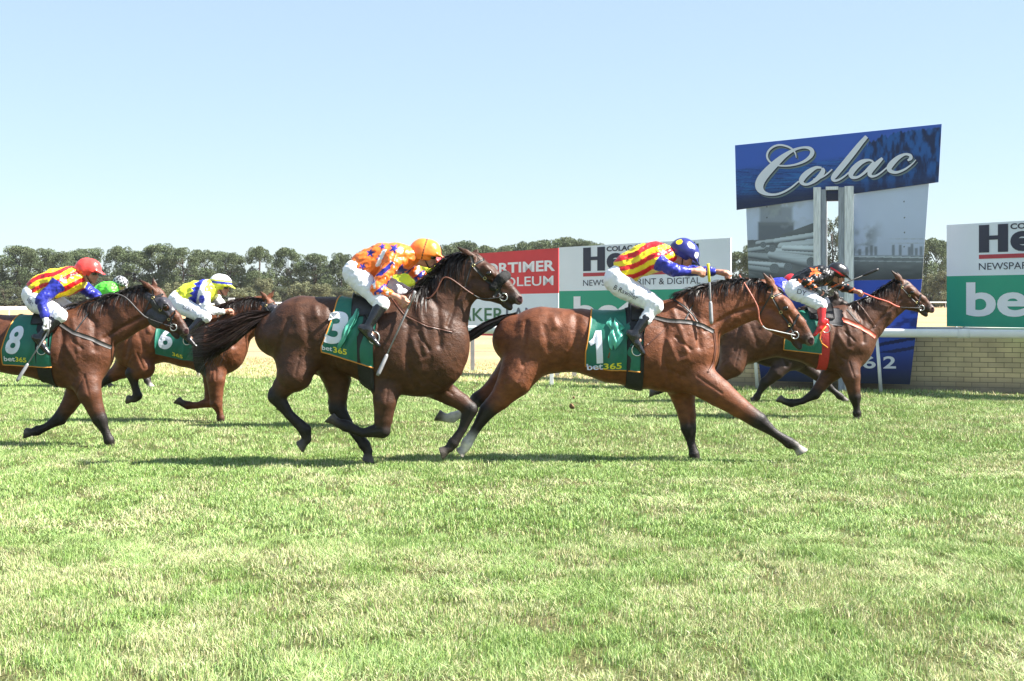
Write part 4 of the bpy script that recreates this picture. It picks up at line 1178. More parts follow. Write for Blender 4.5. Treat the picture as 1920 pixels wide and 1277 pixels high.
        if c.get('tack', True): H.tack()
    # --------------------------------------------------------------
    def strap(H, name, pts, w, m, parent=None, side=-1, **k):
        return ribbon(H.fr, H.bvh, name, pts, w, M[m] if isinstance(m, str) else m, parent or H.root, side, **k)
    def hpx(H, t, h):
        q = H.po + H.a2 * t * H.Lp + H.n2 * h * H.Lp; return (q[0], q[1])
    def tack(H):
        c = H.c; fr = H.fr; root = H.root; T = H.T; L = fr.L
        bm_ = c.get('bridle', 'black_strap'); yo = -.07
        # bridle: headpiece/cheek, browband, noseband, throat lash on both sides
        b = None; bw = c.get('bw', 1.0)
        hx = H.hpx
        for sg in (-1, 1):
            o = H.strap('bridle', [hx(.10, .03), hx(.20, -.06), hx(.42, -.11), hx(.62, -.13), hx(.74, -.155)], .017 * bw, bm_, None, sg, yo=sg * .07)
            if b is None: b = o
            else: o.parent = b; o.name = 'cheek_strap'
            H.strap('browband', [hx(.20, -.05), hx(.24, .04), hx(.26, .085)], .016, bm_, b, sg, yo=sg * .07)
            H.strap('noseband', [hx(.60, .05), hx(.63, -.04), hx(.66, -.13), hx(.66, -.24)], .020 * bw, bm_, b, sg, yo=sg * .07)
            H.strap('throat_lash', [hx(.16, -.04), hx(.22, -.20), hx(.28, -.36)], .012, bm_, b, sg, yo=sg * .07)
            cen = H.hp(.765, -.165, sg * .085); cen[1] = sg * (.052)
            h = side_hit(H.bvh, cen[0], cen[2], sg)
            if h is not None: cen[1] = h.y + sg * .010
            rp = [(cen[0] + .036 * math.cos(a), cen[1], cen[2] + .036 * math.sin(a)) for a in np.linspace(0, 2 * PI, 20, endpoint=False)]
            mb = MB(); mb.tube(rp, .006, 6, closed=True); mb.build('bit_ring', M['steel'], b, True)
            for (t, hh) in ((.20, -.06), (.62, -.13), (.42, -.11)):
                q = hx(t, hh); q3 = L(q[0], q[1], sg * .07); h = side_hit(H.bvh, q3[0], q3[2], sg)
                if h is not None:
                    rp = [(q3[0] + .014 * math.cos(a), h.y + sg * .014, q3[2] + .014 * math.sin(a)) for a in np.linspace(0, 2 * PI, 10, endpoint=False)]
                    mb = MB(); mb.tube(rp, .0035, 5, closed=True); mb.build('buckle', M['brass'], b, True)
            H.bit = getattr(H, 'bit', {}); H.bit[sg] = cen
        # saddle cloth
        if 'cloth' in c:
            cl = c['cloth']; (u0t, v0t), (u1t, v1t), (u1b, v1b), (u0b, v0b) = cl['q']
            yo = -.26; n = 34; cz = L(*((T[3]['c'] + T[4]['c']) / 2))[2] + .02
            phs = np.linspace(-2.35, 2.35, 110); nx = 26
            cols = []
            G = np.zeros((61, nx, 3))
            for j in range(nx):
                f = j / (nx - 1)
                zt = L(u0b + (u1b - u0b) * f, v0b + (v1b - v0b) * f, yo)[2]
                xt = L(u0t + (u1t - u0t) * f, v0t, -.05)[0]; xb = L(u0b + (u1b - u0b) * f, v0b, yo)[0]
                col = []
                for ph in phs:
                    q = min(1., abs(ph) / 1.75); x = xt + (xb - xt) * q ** 1.2
                    cc = Vector((x, 0, cz)); dr = Vector((0, math.sin(ph), math.cos(ph))); rr_ = H.bvh.ray_cast(cc + dr, -dr)
                    p = rr_[0] if rr_[0] is not None and (rr_[0] - cc).length < .6 else cc + dr * .28
                    col.append(p + dr * .011)
                col = np.array(col)
                # cut at the hem on both sides
                mid = len(col) // 2
                def side_pts(seq, k):
                    z = seq[:, 2]; i = 1
                    while i < len(seq) - 1 and z[i] > zt: i += 1
                    f_ = (z[i - 1] - zt) / max(1e-6, (z[i - 1] - z[i])); f_ = min(1, max(0, f_))
                    s_ = np.concatenate([seq[:i], [seq[i - 1] * (1 - f_) + seq[i] * f_]])
                    a_ = np.cumsum([0] + list(np.linalg.norm(np.diff(s_, axis=0), axis=1))); tt = np.linspace(0, a_[-1], k)
                    return np.stack([np.interp(tt, a_, s_[:, m]) for m in range(3)], 1)
                A = side_pts(col[:mid + 1][::-1], 31); B = side_pts(col[mid:], 31)
                G[:31, j] = A[::-1]; G[30:, j] = B
            # soft folds
            jj = np.linspace(0, 1, nx)[None, :]; ii = np.abs(np.linspace(-1, 1, 61))[:, None]
            fold = .010 * np.sin(jj * 17 + ii * 4 + c['seed']) * ii ** 1.5 + .008 * np.sin(jj * 7 - ii * 6) * ii + .005 * np.sin(jj * 29 + ii * 11 + 2) * ii
            G[..., 1] += fold * np.sign(G[..., 1]); 
            G[..., 1] += np.sign(G[..., 1]) * .012 * ii ** 4
            ob = grid_mesh('saddle_cloth', G, M['cloth_green'], root, .004, cen=np.array([0, 0, cz]))
            # trim: back edge and hem on both sides
            def trim(Lp_, nm):
                Lp_ = np.array(Lp_); mb = MB(); mb.tube([tuple(p) for p in Lp_], .0065, 6); return mb.build(nm, M['trim'], ob, True)
            if not cl.get('notrim'):
                trim(G[:, 0], 'trim'); trim(G[0, :], 'trim'); trim(G[-1, :], 'trim')
            cv = ob.data; cb = BVHTree.FromPolygons([tuple(v.co) for v in cv.vertices], [tuple(p.vertices) for p in cv.polygons])
            H.cloth_bvh = cb; H.cloth = ob
            def ctext(nm, s_, quad, mt, bold):
                V, Fc = text2d(s_, bold, cuts=2); (a, b_, c_, d_) = [np.array(q, float) for q in quad]   # TL TR BR BL
                pts = []
                for x, y in V:
                    q = (d_ * (1 - x) + c_ * x) * (1 - y) + (a * (1 - x) + b_ * x) * y
                    p = L(q[0], q[1], -.28); h = cb.ray_cast(Vector((p[0], -1.2, p[2])), Vector((0, 1, 0)))
                    yy = h[0].y if h[0] is not None else -.28
                    pts.append((p[0], yy - .0045, p[2]))
                mb = MB(); mb.add(pts, Fc); return mb.build(nm, M[mt], ob)
            for tx in cl['text']: ctext(*tx)
            if 'poly' in cl:
                bm = bmesh.new(); bm.faces.new([bm.verts.new((a, -b, 0)) for a, b in cl['poly']]); bmesh.ops.triangulate(bm, faces=bm.faces)
                for _ in range(3): bmesh.ops.subdivide_edges(bm, edges=[e for e in bm.edges if e.calc_length() > 3.5], cuts=1); bmesh.ops.triangulate(bm, faces=bm.faces)
                bm.verts.index_update(); pts = []
                for q in bm.verts:
                    p = L(q.co.x, -q.co.y, -.28); h = cb.ray_cast(Vector((p[0], -1.2, p[2])), Vector((0, 1, 0))); pts.append((p[0], (h[0].y if h[0] is not None else -.28) - .0045, p[2]))
                mb = MB(); mb.add(pts, [[v.index for v in f.verts] for f in bm.faces]); bm.free(); mb.build('number', M['cloth_white'], ob)
        # girth and saddle
        gu = c['girth']; cz = L(*T[4]['c'])[2]
        x = L(gu, 600, -.2)[0]; w = c.get('gw', .13)
        phs = np.linspace(0, 2 * PI, 72)
        cols = [x - w / 2 + w * k / 7 for k in range(8)]
        G = wrap_grid(H.bvh, cols, cz, phs, .016)
        grid_mesh('girth', G, M[c.get('gm', 'elastic')], root, .006, cen=np.array([x, 0, cz]))
        sx0, sx1 = L(c['saddle'][0], 560, 0)[0], L(c['saddle'][1], 560, 0)[0]
        cols = np.linspace(sx0, sx1, 16); phs = np.linspace(-.72, .72, 25)
        G = wrap_grid(H.bvh, cols, cz, phs, .030)
        e = np.linspace(-1, 1, 16); G[..., 2] += (.035 * np.abs(e) ** 3)[None, :] * (np.cos(phs * 1.0) ** 6)[:, None]
        sd = grid_mesh('saddle', G, M['black_strap'], root, .014, cen=np.array([0, 0, cz]))
        # breastplate / straps given in pixels
        for nm, pts, w, m in c.get('straps', []):
            H.strap(nm, pts, w, m, None, -1, yo=-.18)
            H.strap(nm, pts, w, m, None, 1, yo=-.18)
        # stirrups: leather and iron
        if 'stirrup' in c:
            su, sv = c['stirrup']; tpx = c['saddle']
            for sg in (-1, 1):
                a = L((tpx[0] + tpx[1]) / 2, H.T[4]['t'][1] + 26, -.2); a[1] = sg * .27; bq = L(su, sv - 10, -.3); bq[1] = sg * .335
                mb = MB(); mb.tube([a, (a + bq) / 2 + np.array([0, sg * .015, 0]), bq], .009, 6); lt = mb.build('stirrup_leather', M['black_strap'], root, True)
                ring = [(bq[0] + .050 * math.sin(q), bq[1], bq[2] - .060 + .062 * math.cos(q) * (1 if math.cos(q) > 0 else .85)) for q in np.linspace(0, 2 * PI, 22, endpoint=False)]
                mb = MB(); mb.tube(ring, .007, 6, closed=True); mb.build('stirrup_iron', M['steel'], lt, True)
        for nm, pts, r_, m in c.get('tubes', []):
            mb = MB(); mb.tube([L(p[0], p[1], p[2]) for p in pts], r_, 8); mb.build(nm, M[m], root, True)
    def rein(H, hand_px, yo_hand, mids, m1, m2, split=.75):
        """reins from the bit to the rider's hands on both sides"""
        for sg in (-1, 1):
            bit = Vector(H.bit[sg]); pts = [H.fr.L(hand_px[0], hand_px[1], yo_hand if sg < 0 else abs(yo_hand) * .5)] + [H.fr.L(u, v, sg * y) for u, v, y in mids]
            pts = [Vector(p) for p in pts] + [bit + Vector((0, sg * .008, 0))]
            P = [];
            n = len(pts)
            C = catmull([tuple(p) for p in pts], 8)
            k = int(len(C) * split)
            mb = MB(); mb.tube([tuple(p) for p in C[:k + 1]], .0085, 8); o = mb.build('rein', M[m1], H.root, True)
            mb = MB(); mb.tube([tuple(p) for p in C[k:]], .006, 6); mb.build('rein_end', M[m2], o, True)
    def hood(H, tmax, m='hood'):
        """close fitting blinker hood over cheeks and forehead"""
        hp = H.hp; HL = H.HL; ax = H.hp(1, 0) - H.hp(0, 0); ax /= np.linalg.norm(ax)
        clip = ((tuple(hp(tmax, -.1)), tuple(ax)), (tuple(hp(.06, -.1)), tuple(-ax)))
        P = []
        for p in H.head_prims:
            if p.get('sub'): continue
            q = dict(p); q['ra'] += .009; q['rb'] += .009; q['clip'] = clip; P.append(q)
        for sg in (-1, 1):
            P.append(seg(hp(.36, -.0, sg * .145), hp(.385, -.06, sg * .145), .035, .035, .01, .5, .5))
            P.append(dict(seg(hp(.44, -.025, sg * .20), hp(.46, -.035, sg * .13), .038, .034, .004), sub=True))
        V, Q = polymesh(P, .008, 2); return mesh_np('blinker_hood', V, Q, M[m], H.root)

def px_leg(kind, side, p, hoof, knee=None, **k):
    d = dict(kind=kind, side=side, p=p, hoof=hoof, knee=knee if knee is not None else 2); d.update(k); return d

h1 = Horse(dict(label='bright bay racehorse wearing saddle cloth number one, stretched out in front of the boards', d=F / 190.5, seed=1, coat=(.140, .046, .019), 
  st=[(972, 590, 968, 684, .17), (1022, 577, 1000, 701, .265), (1090, 580, 1078, 696, .25), (1150, 585, 1148, 717, .28), (1206, 578, 1204, 727, .275), (1256, 563, 1268, 735, .235), (1291, 622, 1307, 704, .20), (1280, 550, 1334, 640, .125), (1335, 533, 1377, 616, .095), (1386, 523, 1408, 602, .08), (1424, 524, 1436, 594, .075)],
  head=((1434, 529), (1532, 638)), ears=((1430, 511), (1442, 512)),
  legs=[px_leg('F', 'n', [(1303, 705, 34), (1347, 736, 26), (1386, 764, 19), (1421, 788, 14.5), (1452, 812, 9.5), (1480, 830, 10), (1491, 835, 8)], (1513, 845), 3, tilt=-.9, hc=(.33, .30, .27)),
        px_leg('F', 'f', [(1268, 700, 34), (1281, 745, 22), (1288, 778, 17), (1291, 803, 13.5), (1296, 832, 9), (1302, 852, 9.5), (1304, 858, 8)], (1308, 869), 3, tilt=.2),
        px_leg('H', 'n', [(988, 672, 46), (966, 712, 33), (938, 748, 20), (914, 770, 14.5), (893, 803, 10.5), (876, 831, 10), (872, 840, 8.5)], (866, 858), 3, sock=5, hc=(.35, .31, .28), tilt=.5),
        px_leg('H', 'f', [(975, 680, 36), (944, 715, 26), (915, 738, 17), (896, 749, 13.5), (871, 772, 9), (848, 783, 9.5), (838, 784, 8)], (814, 786), 3, sock=4, tilt=-.6)],
  tail=[(968, 588, 6), (940, 598, 9), (905, 617, 10), (872, 637, 11), (840, 650, 11), (808, 656, 9)], mane=.17,
  cloth=dict(q=[(1110, 580), (1216, 575), (1200, 700), (1098, 698)], poly=[(1104, 641), (1112, 634), (1117, 620), (1128, 619), (1131, 681), (1119, 682), (1117, 643), (1108, 649)], text=[('lettering', 'bet', [(1100, 683), (1131, 681), (1131, 693), (1101, 694)], 'cloth_white', .02), ('lettering', '365', [(1132, 682), (1166, 680), (1166, 692), (1132, 693)], 'cloth_yellow', .02)]),
  girth=1190, gw=.165, saddle=(1180, 1222), stirrup=(1194, 655),
  straps=[('breastplate', [(1215, 592), (1252, 601), (1289, 603), (1318, 610), (1340, 622)], .038, 'grey_strap'), ('breast_strap', [(1340, 622), (1343, 650), (1339, 680), (1328, 697)], .016, 'brown_strap'), ('martingale', [(1262, 560), (1282, 572), (1300, 590), (1312, 606)], .013, 'black_strap'), ('martingale', [(1301, 572), (1290, 590), (1285, 600)], .012, 'black_strap'), ('surcingle_strap', [(1212, 645), (1240, 622), (1256, 606)], .008, 'brown_strap')]))
h1.rein((1386, 516), .02, [(1404, 545, .10), (1420, 575, .13), (1424, 600, .13), (1434, 615, .12), (1452, 620, .11)], 'rein_orange', 'pale_strap', .60)

h2 = Horse(dict(label='dark bay racehorse wearing saddle cloth number three and a thick black fleece noseband', d=F / 195, seed=2, coat=(.060, .024, .012),
  st=[(530, 588, 508, 668, .17), (576, 556, 556, 692, .265), (632, 558, 628, 688, .25), (690, 562, 690, 712, .285), (742, 562, 738, 738, .275), (778, 548, 790, 742, .235), (806, 612, 818, 716, .20), (797, 538, 852, 632, .12), (823, 510, 868, 586, .095), (846, 482, 888, 562, .085), (866, 474, 893, 545, .075)],
  head=((870, 474), (985, 558)), ears=((857, 463), (896, 466)),
  legs=[px_leg('F', 'n', [(728, 708, 34), (722, 752, 22), (719, 785, 17), (716, 806, 14), (680, 812, 9.5), (649, 799, 10.5), (634, 793, 8.5)], (603, 787), 3),
        px_leg('F', 'f', [(800, 712, 30), (845, 742, 19), (866, 754, 16), (881, 768, 13.5), (867, 805, 9.5), (850, 831, 10), (843, 840, 8.5)], (826, 864), 3),
        px_leg('H', 'n', [(560, 668, 48), (552, 702, 33), (532, 724, 20), (518, 743, 15), (542, 777, 10.5), (572, 806, 11.5), (575, 824, 9)], (563, 856), 3),
        px_leg('H', 'f', [(622, 672, 40), (632, 712, 26), (634, 742, 18), (632, 766, 15), (658, 803, 10.5), (684, 834, 10.5), (690, 846, 9)], (700, 872), 3)],
  tail=[(520, 588, 8), (498, 592, 16), (468, 604, 22), (430, 628, 30), (392, 646, 36), (352, 650, 30)], ntail=1500, tailm='hair_brown', tw=.0055, wisps=True, bw=1.7, mane=.17, fall=.21, nfall=420,
  cloth=dict(q=[(638, 560), (716, 562), (700, 690), (602, 660)], text=[('number', '3', [(618, 584), (656, 584), (645, 645), (606, 645)], 'cloth_white', .035), ('lettering', 'bet', [(603, 647), (622, 650), (622, 659), (603, 656)], 'cloth_white', .02), ('lettering', '365', [(624, 650), (650, 655), (650, 666), (624, 661)], 'cloth_yellow', .02)]),
  girth=686, gw=.15, saddle=(664, 712), stirrup=(702, 632),
  straps=[('breastplate', [(735, 560), (760, 590), (800, 610), (850, 622)], .014, 'brown_strap')]))
h2.rein((776, 545), -.03, [(800, 560, .12), (816, 548, .12), (836, 520, .10), (880, 548, .10), (905, 560, .09)], 'brown_strap', 'black_strap', .7)
# fleece roll over the nose
P = []
for sg in (-1, 1):
    P.append(seg(h2.hp(.62, .075, 0), h2.hp(.60, .02, sg * .10), .050, .050, .02)); P.append(seg(h2.hp(.60, .02, sg * .10), h2.hp(.58, -.14, sg * .115), .050, .040, .02))
V, Q = polymesh(P, .008, 1); N = vnormals(V, Q); V = V + N * (.006 * (fbm(V[:, 0] * 60, V[:, 2] * 60 + V[:, 1] * 40, 3, 2) - .5))[:, None]
mesh_np('fleece_noseband', V, Q, M['fleece'], h2.root)

h3 = Horse(dict(label='dark bay racehorse with saddle cloth number eight and dark blinker hood at the left edge', d=F / 172, seed=3, coat=(.092, .033, .016),
  st=[(-132, 592, -142, 676, .17), (-92, 582, -112, 700, .265), (-30, 588, -38, 690, .25), (32, 592, 32, 702, .275), (90, 592, 94, 712, .265), (130, 580, 150, 728, .235), (160, 618, 168, 705, .20), (150, 572, 208, 652, .125), (196, 560, 236, 636, .10), (242, 546, 272, 614, .085), (272, 536, 292, 596, .075)],
  head=((276, 537), (358, 620)), ears=((259, 523), (287, 520)),
  legs=[px_leg('F', 'n', [(158, 702, 34), (168, 738, 22), (178, 765, 16), (187, 786, 13), (198, 810, 9), (205, 826, 9.5), (207, 832, 8)], (214, 843), 3, brown=False),
        px_leg('F', 'f', [(158, 706, 30), (142, 738, 20), (128, 762, 15), (112, 784, 12), (88, 800, 8.5), (70, 808, 9), (64, 810, 7.5)], (45, 820), 3),
        px_leg('H', 'n', [(-120, 675, 42), (-90, 715, 30), (-112, 740, 18), (-125, 760, 14), (-100, 795, 9.5), (-85, 815, 10), (-80, 822, 8)], (-72, 838), 3),
        px_leg('H', 'f', [(-125, 672, 42), (-150, 705, 28), (-180, 730, 17), (-200, 745, 13), (-225, 775, 9), (-245, 795, 9.5), (-252, 800, 8)], (-270, 815), 3)],
  tail=[(-136, 590, 8), (-160, 598, 14), (-190, 625, 20), (-215, 655, 22), (-240, 680, 18)],
  cloth=dict(q=[(38, 588), (112, 590), (96, 690), (4, 684)], text=[('number', '8', [(22, 610), (46, 612), (33, 666), (8, 662)], 'cloth_white', .035), ('lettering', 'bet', [(8, 668), (27, 669), (27, 678), (8, 677)], 'cloth_white', .02), ('lettering', '365', [(28, 669), (49, 671), (49, 680), (28, 678)], 'cloth_yellow', .02)]),
  girth=84, gw=.15, saddle=(70, 112), stirrup=(80, 655),
  straps=[('breastplate', [(108, 603), (140, 623), (170, 634), (204, 652)], .042, 'grey_strap'), ('martingale', [(163, 586), (150, 610), (142, 624)], .014, 'black_strap')]))
h3.rein((170, 575), -.03, [(200, 552, .07), (232, 556, .12), (262, 585, .12), (278, 597, .11)], 'grey_strap', 'black_strap', .8)
h3.hood(.60)

h4 = Horse(dict(label='chestnut bay racehorse in a dark hood, half hidden behind the tail of horse number three', d=F / 144, seed=4, coat=(.125, .043, .019),
  st=[(236, 602, 226, 668, .17), (262, 594, 250, 690, .265), (310, 598, 306, 678, .25), (350, 600, 350, 688, .275), (386, 598, 388, 696, .265), (404, 590, 414, 702, .235), (424, 628, 432, 684, .20), (414, 578, 462, 642, .125), (440, 566, 480, 628, .10), (466, 560, 500, 612, .085), (484, 558, 506, 600, .075)],
  head=((490, 556), (556, 622)), ears=((487, 545), (515, 543)),
  legs=[px_leg('F', 'n', [(404, 682, 24), (405, 712, 17), (405, 737, 13), (406, 756, 10.5), (412, 774, 7), (414, 784, 7), (415, 787, 6)], (419, 797), 3, brown=True),
        px_leg('F', 'f', [(398, 684, 24), (396, 712, 15), (395, 736, 11.5), (393, 754, 9.5), (370, 760, 7), (352, 760, 7.5), (344, 757, 6.5)], (325, 754), 3, brown=True),
        px_leg('H', 'n', [(258, 662, 32), (270, 690, 20), (258, 697, 14), (248, 700, 12), (253, 724, 8), (258, 742, 8.5), (252, 748, 7)], (233, 757), 3),
        px_leg('H', 'f', [(250, 662, 30), (232, 690, 20), (214, 702, 13), (204, 708, 10), (190, 720, 7.5), (180, 728, 7.5), (176, 730, 6)], (162, 736), 3)],
  tail=[(238, 602, 7), (222, 606, 12), (200, 622, 15), (185, 645, 16), (170, 665, 14)], bmane=True,
  cloth=dict(q=[(300, 598), (362, 600), (362, 680), (290, 664)], notrim=True, text=[('number', '6', [(300, 614), (326, 614), (322, 655), (294, 655)], 'cloth_white', .03), ('lettering', '365', [(322, 660), (342, 666), (342, 673), (322, 667)], 'cloth_yellow', .02)]),
  girth=374, gw=.14, saddle=(352, 392), stirrup=(352, 640), bridle='black_strap',
  straps=[('breastplate', [(382, 606), (398, 620), (412, 632), (428, 640)], .03, 'grey_strap'), ('martingale', [(420, 590), (404, 606), (392, 622)], .012, 'black_strap')]))
h4.rein((446, 583), -.02, [(460, 588, .10), (478, 596, .12), (500, 604, .11)], 'rein_orange', 'brown_strap', .6)
h4.hood(.58)

h5 = Horse(dict(label='bay racehorse with a coral breast strap and red girth, leading the field beside the rail', d=F / 139, seed=5, coat=(.085, .034, .018),
  st=[(1372, 594, 1364, 656, .17), (1404, 584, 1394, 682, .265), (1458, 586, 1450, 668, .25), (1500, 584, 1498, 676, .275), (1540, 580, 1544, 690, .27), (1574, 574, 1586, 696, .235), (1602, 622, 1608, 672, .20), (1596, 570, 1642, 636, .125), (1632, 556, 1662, 612, .10), (1662, 536, 1684, 590, .085), (1678, 524, 1698, 576, .075)],
  head=((1679, 523), (1755, 578)), ears=((1671, 507), (1680, 509)), mane=.09,
  legs=[px_leg('F', 'n', [(1588, 678, 26), (1596, 706, 17), (1600, 728, 12.5), (1603, 745, 10.5), (1606, 764, 7), (1607, 775, 7.5), (1608, 779, 6)], (1611, 788), 3),
        px_leg('F', 'f', [(1576, 682, 24), (1552, 706, 15), (1540, 722, 11.5), (1527, 739, 9.5), (1505, 752, 7), (1484, 756, 7.5), (1472, 753, 6.5)], (1447, 750), 3),
        px_leg('H', 'n', [(1382, 652, 34), (1372, 684, 24), (1352, 704, 14), (1344, 714, 11), (1332, 728, 8), (1326, 736, 7.5), (1324, 738, 6.5)], (1308, 744), 3),
        px_leg('H', 'f', [(1376, 652, 32), (1350, 682, 22), (1315, 700, 13), (1290, 712, 10), (1262, 722, 7), (1238, 730, 7.5), (1232, 734, 6.5)], (1213, 746), 3)],
  tail=[(1374, 594, 6), (1360, 597, 10), (1335, 612, 12), (1310, 628, 13), (1290, 640, 12)],
  cloth=dict(q=[(1482, 582), (1545, 580), (1540, 664), (1470, 656)], text=[('number', '4', [(1494, 600), (1516, 600), (1512, 640), (1490, 640)], 'cloth_white', .03)]),
  girth=1544, gw=.135, gm='red_girth', saddle=(1512, 1558), stirrup=(1548, 618),
  straps=[('shoulder_pad', [(1568, 578), (1567, 594), (1565, 610)], .20, 'pad_grey'), ('breast_strap', [(1578, 598), (1598, 606), (1616, 614), (1632, 623), (1644, 631)], .060, 'coral'), ('martingale', [(1612, 566), (1628, 588), (1645, 612)], .011, 'brown_strap'), ('martingale', [(1590, 580), (1604, 598), (1618, 612)], .011, 'black_strap')],
  tubes=[('cloth_edging', [(1549, 612, -.36), (1540, 622, -.37), (1537, 634, -.365), (1541, 644, -.35), (1552, 652, -.32)], .008, 'trim')]))
h5.rein((1618, 549), -.02, [(1640, 558, .10), (1665, 566, .11), (1684, 575, .10), (1708, 577, .09)], 'coral', 'black_strap', .62)

h6 = Horse(dict(label='dark brown racehorse nearest the rail, mostly hidden behind the leading bay', d=F / 121, seed=6, coat=(.035, .020, .015), h=.012,
  st=[(1300, 604, 1296, 652, .17), (1326, 594, 1320, 676, .265), (1370, 596, 1366, 668, .25), (1410, 598, 1410, 676, .27), (1446, 596, 1448, 686, .265), (1474, 590, 1484, 694, .235), (1500, 628, 1506, 676, .2), (1496, 584, 1530, 640, .12), (1520, 574, 1548, 620, .10), (1544, 562, 1562, 600, .085), (1556, 556, 1570, 590, .075)],
  head=((1560, 554), (1620, 598)), ears=((1563, 545), (1568, 546)), tack=False, bmane=True,
  legs=[px_leg('F', 'n', [(1476, 672, 22), (1456, 698, 14), (1444, 710, 10.5), (1434, 718, 9), (1424, 735, 6.5), (1419, 745, 6.5), (1417, 748, 5.5)], (1411, 757), 3),
        px_leg('F', 'f', [(1490, 672, 22), (1512, 688, 14), (1530, 702, 10.5), (1546, 716, 8.5), (1562, 732, 6), (1574, 742, 6.5), (1578, 744, 5.5)], (1594, 752), 3),
        px_leg('H', 'n', [(1306, 652, 28), (1318, 684, 18), (1310, 700, 12), (1300, 712, 9.5), (1292, 728, 6.5), (1288, 738, 6.5), (1286, 741, 5.5)], (1276, 748), 3),
        px_leg('H', 'f', [(1304, 652, 26), (1290, 684, 16), (1285, 702, 11), (1280, 712, 9), (1276, 728, 6.5), (1274, 736, 6), (1273, 739, 5)], (1268, 748), 3)],
  tail=[(1302, 602, 5), (1290, 606, 9), (1272, 620, 11), (1260, 640, 11)]))
h7 = Horse(dict(label='brown racehorse hidden behind horse number three, its rider in yellow', d=F / 150, seed=7, coat=(.09, .036, .02), h=.013,
  st=[(560, 588, 556, 660, .17), (586, 580, 578, 684, .265), (630, 582, 626, 680, .25), (676, 584, 676, 690, .27), (716, 582, 718, 700, .265), (746, 578, 758, 708, .235), (772, 618, 778, 680, .2), (766, 572, 806, 636, .12), (794, 562, 822, 622, .10), (820, 552, 842, 606, .085), (836, 548, 852, 594, .075)],
  head=((838, 548), (866, 624)), ears=((834, 546), (838, 547)), tack=False,
  legs=[px_leg('F', 'n', [(744, 688, 26), (726, 716, 16), (722, 744, 12), (718, 764, 10), (716, 780, 7), (716, 788, 7), (716, 791, 6)], (718, 799), 3),
        px_leg('F', 'f', [(748, 688, 24), (732, 716, 15), (726, 744, 11), (724, 762, 9), (722, 778, 6.5), (720, 786, 6.5), (720, 788, 5.5)], (722, 797), 3),
        px_leg('H', 'n', [(574, 660, 34), (600, 682, 22), (622, 702, 14), (634, 716, 11), (638, 738, 8), (642, 756, 8), (644, 762, 7)], (652, 775), 3),
        px_leg('H', 'f', [(574, 660, 30), (560, 690, 20), (540, 708, 13), (528, 720, 10), (524, 738, 7.5), (524, 752, 7.5), (526, 758, 6.5)], (532, 768), 3)],
  tail=[(562, 588, 6), (550, 592, 10), (540, 606, 11), (532, 630, 11)]))
h8 = Horse(dict(label='brown racehorse furthest from view, carrying the rider in bright green', d=F / 103, seed=8, coat=(.07, .032, .02), h=.013,
  st=[(88, 592, 84, 632, .17), (106, 586, 100, 656, .265), (140, 588, 138, 652, .25), (172, 588, 172, 656, .27), (204, 586, 204, 662, .265), (228, 582, 236, 670, .235), (250, 612, 254, 656, .2), (246, 574, 276, 622, .12), (266, 566, 290, 606, .10), (286, 558, 300, 594, .085), (294, 556, 304, 588, .075)],
  head=((296, 556), (328, 604)), ears=((292, 553), (296, 553)), tack=False,
  legs=[px_leg('F', 'n', [(238, 656, 18), (252, 678, 11), (260, 690, 8.5), (266, 698, 7.5), (272, 708, 5.5), (276, 714, 5.8), (278, 717, 5)], (289, 725), 3, hc=(.45, .40, .38)),
        px_leg('F', 'f', [(240, 656, 18), (262, 672, 11), (270, 682, 8.5), (275, 690, 7.5), (277, 702, 5.5), (278, 710, 5.5), (278, 713, 5)], (286, 721), 3),
        px_leg('H', 'n', [(104, 650, 26), (140, 676, 16), (168, 684, 10), (180, 690, 8.5), (190, 704, 6), (198, 714, 6.2), (202, 717, 5.2)], (214, 724), 3),
        px_leg('H', 'f', [(104, 650, 24), (138, 678, 15), (160, 690, 10), (170, 696, 8), (176, 708, 6), (182, 716, 6), (186, 719, 5)], (196, 726), 3)],
  tail=[(88, 590, 5), (78, 594, 8), (64, 606, 9), (54, 622, 9)]))

# loose folds of the two nearest saddle cloths, lifted by the wind; sheen painted as paler green
def loose_fold(H, name, A, B, w, seed):
    fr = H.fr; n = 22; k = 9; G = np.zeros((n, k, 3)); r = np.random.default_rng(seed)
    for i in range(n):
        f = i / (n - 1); u = A[0] + (B[0] - A[0]) * f; v = A[1] + (B[1] - A[1]) * f; ww = w * (math.sin(PI * (f * .86 + .1)) ** .7) * (.55 + .9 * float(vnoise(np.array([f * 5. + seed]), np.array([seed * 3.]), 6)[0])); sh = 9 * (float(vnoise(np.array([f * 4. + seed * 7]), np.array([2.]), 8)[0]) - .5)
        for j in range(k):
            g_ = j / (k - 1) - .5; dx, dy = B[0] - A[0], B[1] - A[1]; l = math.hypot(dx, dy)
            p = fr.L(u - dy / l * g_ * ww + sh, v + dx / l * g_ * ww + 5 * math.sin(g_ * 9 + f * 4), -.30)
            h = H.cloth_bvh.ray_cast(Vector((p[0], -1.2, p[2])), Vector((0, 1, 0))); y = h[0].y if h[0] is not None else -.3
            G[i, j] = (p[0], y - .012 - .020 * math.sin(PI * (g_ + .5)) * (.6 + .6 * math.sin(f * 9 + seed)) - .016 * math.sin(j * 1.9 + f * 7), p[2])
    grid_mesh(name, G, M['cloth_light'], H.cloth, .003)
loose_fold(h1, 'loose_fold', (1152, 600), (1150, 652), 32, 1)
loose_fold(h2, 'loose_fold', (672, 582), (636, 652), 17, 2)
